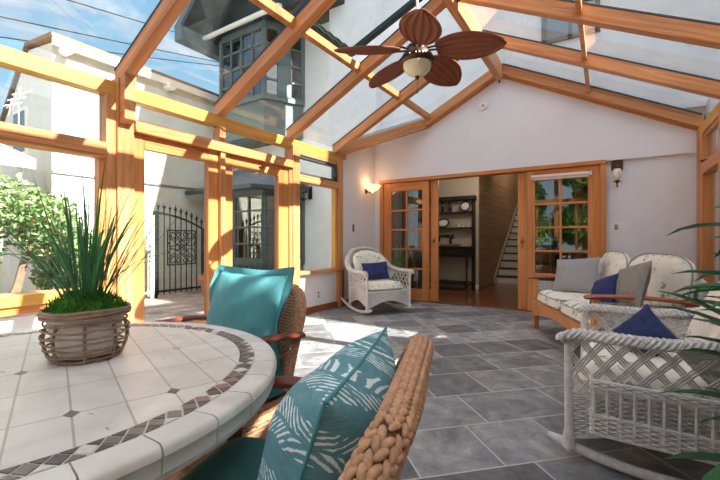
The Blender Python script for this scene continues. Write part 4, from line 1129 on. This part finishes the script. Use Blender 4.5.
for lab, dx, z, rx, rz_ in (('round dark rimmed plate standing on the top hutch shelf', .36, 1.66, .115, .115), ('oval dark rimmed platter standing on the middle hutch shelf', -.13, 1.32, .15, .105)):
    p = thing('display_plate', lab, 'plate', onH(dx, -.05, z), 0, 'plates on the hutch')
    mb = MB(); mb.lathe([(0,0),(.72,0),(.78,.05),(1,.12),(1,.16),(.78,.09),(.70,.05)], 32); mb.v = [(q[0]*rx, -q[2]*.12-.012+.035*q[1], rz_+q[1]*rz_) for q in mb.v]; mb.build('rim', PLATEB, p)
    mb = MB(); mb.lathe([(0,.09),(.66,.085),(.7,.06)], 24); mb.v = [(q[0]*rx, -q[2]*.12-.016+.035*q[1], rz_+q[1]*rz_) for q in mb.v]; mb.build('center', PLATEW, p)
for dx, w_ in ((.20, 'left'), (.31, 'middle'), (.42, 'right')):
    cu = thing('teacup', 'small pale cup on the middle hutch shelf, %s of the three' % w_, 'cup', onH(dx, -.07, 1.32), 0, 'cups on the hutch')
    mb = MB(); mb.lathe([(0,0),(.018,0),(.03,.02),(.036,.05),(.032,.05),(.026,.02),(0,.008)], 14); mb.build('cup_body', PLATEW, cu)
    mb = MB(); mb.tube([(.033,0,.04),(.05,0,.035),(.048,0,.02),(.028,0,.015)], .004, 5); mb.build('handle', PLATEW, cu)
tr_ = thing('serving_tray', 'pale wooden tray on the hutch tabletop', 'tray', onH(.02, -.25, .92)); mb = MB(); mb.bx(-.26, .26, -.12, .12, 0, .015); mb.build('base', PLANKW, tr_)
mb = MB()
for a in ((-.26,.26,-.12,-.11),(-.26,.26,.11,.12),(-.26,-.25,-.12,.12),(.25,.26,-.12,.12)): mb.bx(a[0],a[1],a[2],a[3],0,.05)
mb.build('rim', PLANKW, tr_)
sm = thing('sewing_machine', 'old black sewing machine standing in the wooden tray', 'sewing machine', onH(-.02, -.25, .935))
mb = MB(); mb.bx(-.17,.17,-.08,.08,0,.035); mb.build('base', BOTTLE, sm, bevel=.006)
mb = MB(); mb.tube([(.12,0,.03),(.12,0,.17),(.09,0,.20),(-.10,0,.20),(-.13,0,.18),(-.13,0,.07)], [.035,.03,.035,.028,.026,.018], 10); mb.build('arm', BOTTLE, sm)
mb = MB(); mb.tube([(.155,0,.19),(.175,0,.19)], .055, 16); mb.build('hand_wheel', IRON, sm)

# ---- plants indoors
cp = thing('potted_grass', 'small spiky grass plant in a pot behind the corner rocking chair', 'plant', (-2.98, 5.84, 0))
mb = MB(); mb.lathe([(0,0),(.09,0),(.12,.28),(.13,.30),(.11,.30),(.10,.26),(0,.26)], 24); mb.build('pot', TERRA, cp)
mb = MB(); rnd = random.Random(4)
for k in range(90): strip(mb, (rnd.uniform(-.05,.05), rnd.uniform(-.05,.05), .26), rnd.random()*7, rnd.uniform(.45,.82), rnd.uniform(.006,.011), rnd.uniform(.05,.35), rnd.uniform(.03,.38), 7, .2)
mb.build('grass_blades', BUSH, cp)
pm = thing('potted_palm', 'green palm with long pointed leaves at the right edge', 'plant', (.55, 1.52, 0))
mb = MB(); mb.lathe([(0,0),(.12,0),(.15,.26),(.16,.30),(.14,.30),(.13,.26),(0,.26)], 28); mb.build('pot', TERRA, pm)
mb = MB(); mb.lathe([(0,.255),(.13,.255)], 20); mb.ball((0,0,.25), (.128,.128,.02), 16, 6); mb.build('soil', SOILM, pm)
rnd = random.Random(21)
for k, (dx, dy, h) in enumerate(((0,0,.98),(-.04,.03,.72),(.03,-.03,.48),(-.02,-.05,.86))):
    mb = MB(); mb.tube([(dx*.4,dy*.4,.24),(dx*.8,dy*.8,h*.6),(dx,dy,h)], [.018,.015,.010], 8); mb.build('stem', BARK, pm)
    mb = MB()
    for j in range(26):
        t = j/25; z = h - .30*(1-t)*rnd.uniform(.6,1.1)
        a = j*2.4+k; reach = rnd.uniform(.36,.50)*(1 if math.cos(a) < .2 else .45)
        strip(mb, (dx, dy, z), a, reach, rnd.uniform(.060,.080), rnd.uniform(.9,1.8), rnd.uniform(.35,1.1), 9, .18, rnd.uniform(-.2,.2))
    mb.build('foliage', LEAFD, pm)

# ================================================================== OUTSIDE
GZ = -.06
mb = MB(); mb.bx(-14, XL-.10, -12, 9, GZ-.2, GZ); mb.bx(XL-.1, 12, -12, YF-.1, GZ-.2, GZ); mb.bx(XR+.1, 12, YF-.1, 9, GZ-.2, GZ); sbuild(mb, 'ground_patio', PAVER, smooth=False)
lawn = MB(); lawn.bx(-7.4, -5.0, -2.0, 2.3, GZ, GZ+.04); rnd = random.Random(8)
for k in range(2600): strip(lawn, (rnd.uniform(-7.4,-5.0), rnd.uniform(-.5,2.3), GZ+.03), rnd.random()*7, rnd.uniform(.05,.12), .012, .6, rnd.uniform(0,.6), 2, .1)
o = lawn.build('lawn', LAWN); o['kind'] = 'stuff'; o['label'] = 'bright green lawn beyond the left window'
# house wall above and beside the sunroom
def wall_with_holes(name, mat, boxes):
    mb = MB()
    for b in boxes: mb.bx(*b)
    return sbuild(mb, name, mat, smooth=False)
OX = -4.62
wall_with_holes('wall_house', STUCCO, [(OX, -3.56, 6.12, 6.32, GZ, 9), (-3.56, 9.0, 6.32, 6.5, 2.75, 3.95), (-3.56, -.80, 6.32, 6.5, 3.95, 5.0), (-.06, 9.0, 6.32, 6.5, 3.95, 5.0), (-3.56, 9.0, 6.32, 6.5, 5.0, 9), (1.05, 9.0, 6.1, 6.32, GZ, 2.75), (-3.56,4.0,6.25,6.34,2.7,2.76)])
wall_with_holes('wall_house_left', STUCCOB, [(-8.4, OX, 6.45, 6.6, GZ, 9)])
uw = struct('window_%d' % nw, (-.43, 6.33, 3.95)); nw += 1
for a in ((-.37,-.31,0,1.05),(.31,.37,0,1.05),(-.37,.37,0,.06),(-.37,.37,.99,1.05),(-.025,.025,0,1.05),(-.37,.37,.5,.54)):
    mb = MB(); mb.bx(a[0], a[1], -.05, .02, a[2], a[3]); mb.build('window_frame', GREEN, uw)
mb = MB(); mb.bx(-.34,.34,0,.01,.03,1.02); mb.build('window_pane', BAYG, uw)
# two storey bay
by = struct('window_%d' % nw, (-6.45, 5.65, 0)); nw += 1
def bay(z0, z1, wz0, wz1, rows, cols, base):
    # front face from x=-.85 to .50, then a slanted side to x=.86
    A, B, C_ = V((-.85,0,0)), V((.50,0,0)), V((.88,.78,0)); A0 = V((-.95,.78,0))
    mb = MB()
    if base: mb.prism([A+V((0,0,z0)), B+V((0,0,z0)), C_+V((0,0,z0)), A0+V((0,0,z0))], (0,0,wz0-z0))
    mb.prism([A+V((-.05,-.05,wz0-.08)), B+V((.03,-.05,wz0-.08)), C_+V((.05,0,wz0-.08)), A0+V((-.05,0,wz0-.08))], (0,0,.09))
    mb.prism([A+V((0,0,wz1)), B+V((0,0,wz1)), C_+V((0,0,wz1)), A0+V((0,0,wz1))], (0,0,z1-wz1))
    mb.build('bay_body', GREEN, by, smooth=False)
    for P, Q, nc in ((A, B, cols), (B, C_, 2), (A0, A, 1)):
        d = Q-P; mb = MB()
        for k in range(nc+1):
            p = P+d*k/nc; w = .10 if k in (0, nc) else .04
            mb.bar(p+V((0,0,wz0)), p+V((0,0,wz1)), w if nc != 2 or k != 1 else .30, .05, d.cross(V((0,0,1))).normalized())
        for k in range(rows+1):
            z = wz0+(wz1-wz0)*k/rows; mb.bar(P+V((0,0,z)), Q+V((0,0,z)), .05, .04 if 0 < k < rows else .09)
        mb.build('window_frame', GREEN, by, smooth=False)
        nn = d.cross(V((0,0,1))).normalized()
        mb = MB(); mb.prism([P+V((0,0,wz0))-nn*.01, Q+V((0,0,wz0))-nn*.01, Q+V((0,0,wz1))-nn*.01, P+V((0,0,wz1))-nn*.01], nn*.008); mb.build('window_pane', BAYG, by, smooth=False)
    mb = MB(); mb.prism([A+V((.05,.12,wz0)), B+V((-.05,.12,wz0)), C_+V((-.15,-.06,wz0)), A0+V((.1,-.1,wz0))], (0,0,.02)); mb.build('bay_floor', WHITEP, by)
bay(3.25, 5.62, 4.05, 5.50, 4, 4, True)
bay(GZ, 2.20, .62, 2.02, 4, 3, True)
mb = MB()
for k in range(9): x = -.85+1.3*k/8; mb.bx(x-.012, x+.012, -.03, 0, GZ, .56)
mb.bx(-.88,.5,-.035,0,.5,.56); mb.build('panel_batten', GREEN, by)
mb = MB(); mb.prism([(-1.45,-.35,2.10), (.62,-.35,2.10), (1.0,.80,2.10), (1.0,.80,2.16), (.62,-.35,2.16), (-1.45,-.35,2.16)], (0,0,.02)); 
mb.v = []; mb.f = []; mb.m = []; mb.uv = []
vs = [(-1.45,-.38,2.12), (.60,-.38,2.12), (1.02,.82,2.12), (-1.45,.82,2.12), (-1.1,.82,2.85), (.55,.82,2.85)]
mb.add(vs, [(0,1,5,4), (1,2,5), (0,4,3), (3,2,1,0), (4,5,2,3)]); mb.build('slate_roof', SLATER, by, smooth=False)
mb = MB(); mb.tube([(-1.5,-.43,2.11), (.62,-.43,2.11), (1.04,.7,2.11)], .055, 8); o = mb.build('gutter', GREEND, by)
# upper eave: gable barge boards, soffit and white gutter
up = struct('roof_upper', (-6.45, 5.65, 0))
ez = 5.62
mb = MB(); mb.prism([(-1.42,-.75,ez-.10), (.0,-.75,ez+1.25), (2.2,-.75,ez+.55), (2.2,-.75,ez+.67), (.0,-.75,ez+1.40), (-1.48,-.75,ez+.04)], (0,.06,0)); mb.build('barge_board', GREEN, up)
mb = MB(); mb.prism([(-1.5,-.70,ez+.05), (.0,-.70,ez+1.28), (0,-.7,ez+1.34), (-1.56,-.70,ez+.12)], (0,1.6,0)); mb.prism([(0,-.70,ez+1.28), (2.2,-.70,ez+.58), (2.2,-.7,ez+.64), (0,-.70,ez+1.34)], (0,1.6,0)); mb.build('roof_slab', GREEND, up)
mb = MB(); mb.bx(-1.44,-1.20,-.76,.8,ez-.26,ez+.04); mb.build('fascia', GREEN, up)
mb = MB(); mb.prism([(-1.3,-.06,ez), (2.2,-.06,ez), (2.2,-.06,ez+.55), (0,-.06,ez+1.2)], (0,.9,0)); mb.build('gable_infill', GREEND, up)
mb = MB(); mb.tube([(-1.3,-.12,ez-.08), (-1.2,-.2,ez-.02), (1.1,-.2,ez-.02), (1.15,-.2,ez-.05)], .05, 8)
for x in (-.8,-.2,.4): mb.tube([(x,-.2,ez-.02),(x,-.06,ez+.06)], .012, 5)
mb.build('gutter', WHITEP, up)

# lantern on the outside wall
ln = thing('wall_lantern', 'black carriage lantern outside on the wall behind the small window', 'lamp', (-5.38, 6.45, 2.05))
for k in range(4):
    a = PI/4+k*PI/2; mb = MB(); mb.bar((.085*math.cos(a),-.22+.085*math.sin(a),-.13),(.105*math.cos(a),-.22+.105*math.sin(a),.12),.015,.015); mb.build('cage_bar', IRON, ln)
mb = MB(); mb.lathe([(.02,.26),(.03,.22),(.09,.17),(.15,.12),(.15,.11),(0,.11)], 16, (0,-.22,0)); mb.build('cap', IRON, ln)
mb = MB(); mb.lathe([(0,-.19),(.02,-.18),(.05,-.15),(.10,-.13),(.10,-.12),(0,-.12)], 16, (0,-.22,0)); mb.build('base', IRON, ln)
mb = MB(); mb.lathe([(.07,-.12),(.085,.11)], 12, (0,-.22,0)); mb.build('lantern_glass', GLASS, ln)
mb = MB(); mb.bx(-.05,.05,-.02,0,-.12,.16); mb.tube([(0,-.01,.1),(0,-.1,.2),(0,-.2,.25)], .012, 6); mb.build('bracket', IRON, ln)

# neighbour's house
nb = thing('neighbour_house', 'pale stucco neighbour house with thin brown roof edge beyond the patio', 'building', (-8.0, 2.73, GZ))
mb = MB(); mb.prism([(0,0,0),(0,0,4.50),(-1.05,0,4.64),(-3.4,0,2.6),(-3.4,0,0)], (0,8.5,0)); mb.build('wall', STUCCON, nb, smooth=False)
mb = MB(); mb.prism([(.15,-.06,4.56),(.15,-.06,4.62),(-1.05,-.06,4.76),(-3.6,-.06,2.56),(-3.6,-.06,2.50),(-1.05,-.06,4.69)], (0,8.8,0)); mb.build('roof', simple('brown_roof', (126,104,92), .8, 0, .15, 20), nb, smooth=False)
mb = MB(); mb.bx(.10,.145,-.04,8.7,4.42,4.56); mb.bx(0,.12,0,8.7,4.50,4.56); mb.build('fascia', WHITEP, nb)
for y in (.16, 2.05, 3.95):
    mb = MB(); mb.tube([(-.1,y,4.40),(.14,y,4.40),(.22,y,4.39)], .085, 10); mb.build('rafter_tail', WHITEP, nb)
f = MB(); f.bx(-1.75,-1.05,-.04,.02,2.7,3.6); w_ = f.build('window', WHITEP, nb)
mb = MB(); mb.bx(-1.68,-1.12,-.05,-.03,2.77,3.53); mb.build('pane', BAYG, w_)
mb = MB(); mb.bx(.0,.03,0,8.4,2.26,2.30); mb.build('wall_band', ALU, nb)

# tv antenna
an = thing('tv_antenna', 'white spiky rod antenna in front of the neighbour house wall', 'antenna', (-8.05, 2.30, 3.33))
an.scale = (.6,.6,.7)
mb = MB(); mb.tube([(0,0,-.95),(0,0,.28)], .012, 6); mb.build('mast', WHITEP, an)
mb = MB(); mb.tube([(-.75,-.05,-.08),(.25,.05,.13)], .018, 6); mb.build('boom', WHITEP, an)
for k in range(6):
    t = k/5; p = V((lerp(-.65,.2,t), 0, lerp(-.06,.12,t))); q = V((.0,.22,.10)) if k % 2 else V((.14,.0,.20))
    mb = MB(); mb.tube([p-q*.9, p+q*.9], .012, 5); mb.build('rod', WHITEP, an)

# patio gates
def gate(name, label, X, y0, y1, ztop, mat, n, panel, group=None):
    g = thing(name, label, 'gate', (X, y0, GZ), 0, group); W = y1-y0
    for y in (0, W):
        mb = MB(); mb.bx(-.03,.03,y-.03,y+.03,0,ztop(y/W)-GZ); mb.build('post', mat, g)
    mb = MB(); mb.bx(-.015,.015,0,W,.10,.135)
    mb.tube([(0, W*k/24, ztop(k/24)-GZ-.03) for k in range(25)], .02, 6); mb.tube([(0, W*k/24, ztop(k/24)-GZ-.16) for k in range(25)], .012, 6) if not panel else None
    mb.build('rail', mat, g)
    for k in range(n):
        t = (k+.5)/n; z = ztop(t)-GZ
        mb = MB(); mb.tube([(0,W*t,.05),(0,W*t,z+.08)], .011, 6); b = mb.build('picket', mat, g)
        mb = MB(); mb.lathe([(0,z+.07),(.012,z+.075),(.034,z+.11),(.012,z+.15),(0,z+.20)], 8, (0,W*t,0)); mb.lathe([(.012,z+.05),(.03,z+.06),(.012,z+.07)], 8, (0,W*t,0)); mb.build('finial', mat, b)
    return g, W
g1, W1 = gate('iron_gate', 'black wrought iron gate with arched spear tops and a scroll panel', -7.25, 4.10, 5.16, lambda t: 1.60 - .30*t**1.9, IRON, 9, True)
mb = MB(); py0, py1, pz0, pz1 = .24, .84, .62, 1.30
for a, b in (((py0,pz0),(py1,pz0)), ((py0,pz1),(py1,pz1)), ((py0,pz0),(py0,pz1)), ((py1,pz0),(py1,pz1))): mb.tube([(.012,a[0],a[1]),(.012,b[0],b[1])], .013, 6)
mb.build('panel_frame', IRON, g1)
mb = MB(); cy, cz = (py0+py1)/2, (pz0+pz1)/2
def scroll(oy, oz, r, a0, sg, turns=1.35):
    return [(.014, oy + r*(1-.62*k/22)*math.cos(a0+sg*2*PI*turns*k/22), oz + r*(1-.62*k/22)*math.sin(a0+sg*2*PI*turns*k/22)) for k in range(23)]
for sy in (-1,1):
    for sz in (-1,1):
        mb.tube(scroll(cy+sy*.19, cz+sz*.23, .085, PI/2 if sz < 0 else -PI/2, sy*sz), .011, 5)
        mb.tube(scroll(cy+sy*.09, cz+sz*.12, .085, 0 if sy < 0 else PI, -sy*sz), .011, 5)
        mb.tube(scroll(cy+sy*.08, cz+sz*.26, .06, PI if sy < 0 else 0, sy*sz), .010, 5)
        mb.tube([(.014, cy, cz), (.014, cy+sy*.10, cz+sz*.05), (.014, cy+sy*.24, cz+sz*.02), (.014, cy+sy*.28, cz+sz*.10)], .011, 5)
mb.tube([(.014, cy+.06*math.cos(2*PI*k/16), cz+.06*math.sin(2*PI*k/16)) for k in range(16)], .011, 5, True); mb.build('scroll_panel', IRON, g1)
g2, W2 = gate('iron_gate', 'iron gate leaf with latch, coloured pale for sunlight, left of the black gate', -7.25, 2.60, 4.04, lambda t: 1.52, IRONSUN, 10, False)
mb = MB(); mb.bx(.03,.10,W2-.14,W2-.04,.92,1.20); mb.ball((.13,W2-.09,1.02), .035, 10, 8); o = mb.build('latch_box', WHITEP, g2, bevel=.006)
mb = MB(); mb.bx(-.02,.02,W2-.30,W2-.27,0,1.6); mb.build('stile', IRONSUN, g2)

# terracotta pot with a plant
tp = thing('potted_shrub', 'terracotta pot with a leafy shrub on the patio behind the doors', 'plant', (-6.6, 4.86, GZ))
mb = MB(); mb.lathe([(0,0),(.15,0),(.21,.32),(.24,.33),(.24,.42),(.21,.42),(.19,.36),(0,.36)], 24); mb.build('pot', TERRA, tp)
def leaves(mb, c, rad, n, size, rnd, squash=1.0):
    c = V(c)
    for k in range(n):
        d = V((rnd.gauss(0,1), rnd.gauss(0,1), rnd.gauss(0,1))).normalized()*(rnd.random()**.4)
        p = c + V((d.x*rad[0], d.y*rad[1], d.z*rad[2]))
        a = V((rnd.gauss(0,1), rnd.gauss(0,1), rnd.gauss(0,.6))).normalized(); b = a.orthogonal().normalized()
        b = Matrix.Rotation(rnd.random()*6, 3, a) @ b; s = size*rnd.uniform(.6,1.3); nrm = a.cross(b)
        mb.add([p-a*s, p+b*s*.45+nrm*s*.12, p+a*s, p-b*s*.45+nrm*s*.12], [(0,1,2,3)])
rnd = random.Random(31)
mb = MB(); leaves(mb, (.05,.05,.62), (.20,.20,.24), 260, .05, rnd); mb.build('foliage', BUSH, tp)
mb = MB(); mb.tube([(0,0,.35),(.03,.02,.6),(.02,.0,.9)], .02, 6); mb.build('stem', BARK, tp)
# bushes beyond the left window
def bush(label, loc, blobs, n, mat=BUSH, flowers=0, size=.07, seed=1, trunk=None, name='garden_bush', group='garden bushes beyond the left window', cat='bush'):
    rnd = random.Random(seed); o = thing(name, label, cat, loc, 0, group)
    mb = MB()
    for (c, r) in blobs: leaves(mb, c, r, n, size, rnd)
    mb.build('foliage', mat, o)
    if flowers:
        mb = MB()
        for (c, r) in blobs: leaves(mb, c, (r[0]*1.03, r[1]*1.03, r[2]*1.03), flowers, size*.7, rnd)
        mb.build('blossom', FLOWER, o)
    mb = MB()
    for t in (trunk or [[(0,0,0),(.03,.02,.4),(0,.05,.8)]]): mb.tube(t, [.06-.02*k/(len(t)-1) for k in range(len(t))], 7)
    mb.build('trunk', BARK, o)
    return o
bush('flowering bush with small red blossoms at the left window edge', (-6.3, 1.55, GZ), [((0,0,1.55),(.6,.5,.40)), ((.1,.5,1.30),(.5,.4,.45)), ((-.2,-.3,1.1),(.5,.5,.5)), ((.0,.9,.9),(.4,.4,.4))], 1300, flowers=60, size=.045, seed=41, trunk=[[(0,.0,0),(.1,.2,.5),(.05,.35,1.1)], [(0,0,0),(-.1,-.1,.7),(-.1,.0,1.3)]])
bush('leafy green bush with a bent trunk beside the pale gate', (-6.75, 2.3, GZ), [((0,0,1.15),(.42,.36,.55)), ((.1,.1,.6),(.4,.35,.3))], 1500, size=.045, seed=42, trunk=[[(.2,-.3,0),(.15,-.1,.4),(.0,.1,1.0)]])
# small white trimmed shed roof behind the bushes
sh = thing('garden_shed', 'garden shed with white edged sloping roof behind the bushes', 'shed', (-7.6, 1.2, GZ))
mb = MB(); mb.prism([(-1.2,-1.6,0),(0,-1.6,0),(0,.72,0),(-1.2,.72,0)], (0,0,2.28)); mb.build('wall', simple('shed_brown', (176,160,136), .9, 0, .1, 8), sh, smooth=False)
mb = MB(); mb.prism([(.42,-1.9,2.20),(-1.5,-1.9,2.75),(-1.5,-1.9,2.85),(.42,-1.9,2.30)], (0,2.9,0)); mb.build('roof', SLATER, sh)
mb = MB(); mb.bx(.40,.46,-1.9,1.0,2.17,2.32); mb.prism([(.42,1.0,2.17),(-1.5,1.0,2.72),(-1.5,1.0,2.87),(.42,1.0,2.32)], (0,.05,0)); mb.build('trim_board', WHITEP, sh)
mb = MB(); mb.tube([(.36,.9,2.2),(.30,.85,1.9),(.05,.74,1.6),(.05,.74,0)], .035, 8); mb.build('downpipe', WHITEP, sh)
# wires
for i, (a, b, lb) in enumerate((((-12,-3,5.1),(-12,11,8.0),'long utility wire crossing the sky just above the neighbour roof peak'), ((-12,-3,6.2),(-12,12,8.75),'utility wire highest in the sky left of the column'), ((-12,2,5.55),(-12,11,8.0),'utility wire dipping behind the neighbour roof right of the column'))):
    mb = MB(); a, b = V(a), V(b); mb.tube([a.lerp(b, k/20)-V((0,0,.06*math.sin(PI*k/20))) for k in range(21)], .016, 5)
    tag(mb.build('utility_wire', IRON), lb, 'wire', 'utility wires in the sky')
# trees that stand round the sunroom (seen through the right window and mirrored in the French doors; right row shaped, one tree added, to shade the table)
def tree(label, loc, h, r, n, seed, mat=LEAFT):
    rnd = random.Random(seed); o = thing('garden_tree', label, 'tree', loc, 0, 'garden trees round the sunroom')
    mb = MB()
    for k in range(9):
        a = rnd.random()*7; q = r*rnd.uniform(.2,.75); z = h*rnd.uniform(.30,.86)
        leaves(mb, (q*math.cos(a), q*math.sin(a), z), (r*.55, r*.55, h*.16), n, .085, rnd)
    mb.build('foliage', mat, o)
    mb = MB(); mb.tube([(0,0,0),(.05,.03,h*.3),(-.03,.05,h*.6),(0,0,h*.85)], [.11,.09,.06,.03], 8); mb.build('trunk', BARK, o)
SKY, SUN, EXPO = .85, 26.0, 0.2
T_ = [('garden tree outside the right windows, nearest the house', (2.5,5.35,GZ), 3.3, .5, 300, 1), ('garden tree outside the right windows, second from the house', (2.4,4.25,GZ), 4.3, .66, 700, 2),
      ('garden tree outside the right windows, third from the house', (2.4,2.0,GZ), 4.9, .80, 1300, 3), ('garden tree outside the right windows, farthest from the house', (2.4,.5,GZ), 4.8, .80, 1100, 4),
      ('garden tree outside the right windows, the leafy one between the two tallest', (2.75,1.25,GZ), 4.9, .75, 1000, 9), ('garden tree beyond the end wall, right', (1.7,-4.8,GZ), 4.9, 1.2, 1500, 5), ('garden tree beyond the end wall, middle', (-.7,-5.2,GZ), 5.2, 1.2, 1500, 6), ('garden tree beyond the end wall, left', (-3.1,-4.8,GZ), 5.0, 1.2, 1200, 7)]
for a in T_: tree(*a)
blocker = thing('sun_blocker', 'pale stucco wing added unseen beyond the right-hand trees to shade the room', 'building', (3.6, -6, GZ))  # unseen block added to keep low sun off table and floor
mb = MB(); mb.bx(0, 3, 0, 12.0, 0, 4.20); mb.build('wall', STUCCO, blocker, smooth=False)
mb = MB(); mb.prism([(-.2,-.2,4.2),(3.2,-.2,4.2),(3.2,-.2,4.32),(-.2,-.2,4.32)], (0,12.4,0)); mb.build('roof', SLATER, blocker, smooth=False)

# ================================================================== LIGHT AND CAMERA
w = bpy.data.worlds.new('sky'); sc.world = w; w.use_nodes = True; N, L = w.node_tree.nodes, w.node_tree.links
bg = N['Background']; tc = N.new('ShaderNodeTexCoord'); sx = N.new('ShaderNodeSeparateXYZ'); L.new(tc.outputs['Generated'], sx.inputs[0])
g = ramp(N, [(.0, (.85,1.05,1.15,1)), (.3, (.45,.84,1.12,1)), (.8, (.25,.55,.95,1))]); L.new(sx.outputs['Z'], g.inputs['Fac'])
mp = N.new('ShaderNodeMapping'); mp.inputs['Scale'].default_value = (1.2,1.2,3.4); mp.inputs['Rotation'].default_value = (.3,.5,.4); L.new(tc.outputs['Generated'], mp.inputs['Vector'])
n = noise_n(N, L, mp.outputs['Vector'], 3.2, 7, .6, .8); cr = ramp(N, [(.50, (0,0,0,1)), (.74, (1,1,1,1))]); L.new(n.outputs['Fac'], cr.inputs['Fac'])
c = mixc(N, L, cr.outputs['Color'], g.outputs['Color'], (1.15,1.17,1.2,1))
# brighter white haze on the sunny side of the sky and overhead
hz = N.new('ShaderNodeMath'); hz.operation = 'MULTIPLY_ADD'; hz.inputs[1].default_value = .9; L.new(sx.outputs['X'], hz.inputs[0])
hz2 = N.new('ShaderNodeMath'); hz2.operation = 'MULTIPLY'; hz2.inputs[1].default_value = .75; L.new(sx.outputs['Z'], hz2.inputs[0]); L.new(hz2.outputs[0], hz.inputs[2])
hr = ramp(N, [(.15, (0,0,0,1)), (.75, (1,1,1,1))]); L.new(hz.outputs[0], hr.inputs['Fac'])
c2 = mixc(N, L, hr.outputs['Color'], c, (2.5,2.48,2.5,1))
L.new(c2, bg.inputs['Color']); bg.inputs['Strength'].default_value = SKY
sun = bpy.data.lights.new('sun', 'SUN'); sun.energy = SUN; sun.angle = R_(.53); sun.color = (1,.93,.80)
so = bpy.data.objects.new('sun', sun); COL.objects.link(so)
so.rotation_euler = V((-.742, -.165, -.65)).to_track_quat('-Z', 'Y').to_euler()
def lamp(name, loc, e, col, r=.1):
    l = bpy.data.lights.new(name, 'POINT'); l.energy = e; l.color = col; l.shadow_soft_size = r
    o = bpy.data.objects.new(name, l); COL.objects.link(o); o.location = loc
lamp('hall_fill', (-1.9, 7.2, 2.35), 22, (1,.86,.68), .15); lamp('stair_fill', (-1.75, 10.6, 3.6), 30, (1,.86,.68), .15)  # unseen fill lights added to brighten the hall and stairs
lamp('sconce_lamp', (XL+.13, 5.77, 2.02), 1.1, (1,.62,.34), .05)
cam = bpy.data.cameras.new('camera'); co = bpy.data.objects.new('camera', cam); COL.objects.link(co)
cam.sensor_width = 36; cam.lens = 19.25; cam.clip_start = .02; cam.clip_end = 200
co.location = (0, 0, 1.05); co.rotation_euler = (PI/2, 0, R_(32.5)); sc.camera = co
vs_ = sc.view_settings; vs_.view_transform = 'Standard'; vs_.look = 'None'; vs_.gamma = 1; vs_.exposure = EXPO; vs_.use_curve_mapping = False
sc.cycles.transparent_max_bounces = 40; sc.cycles.max_bounces = 10; sc.cycles.diffuse_bounces = 5; sc.cycles.glossy_bounces = 4
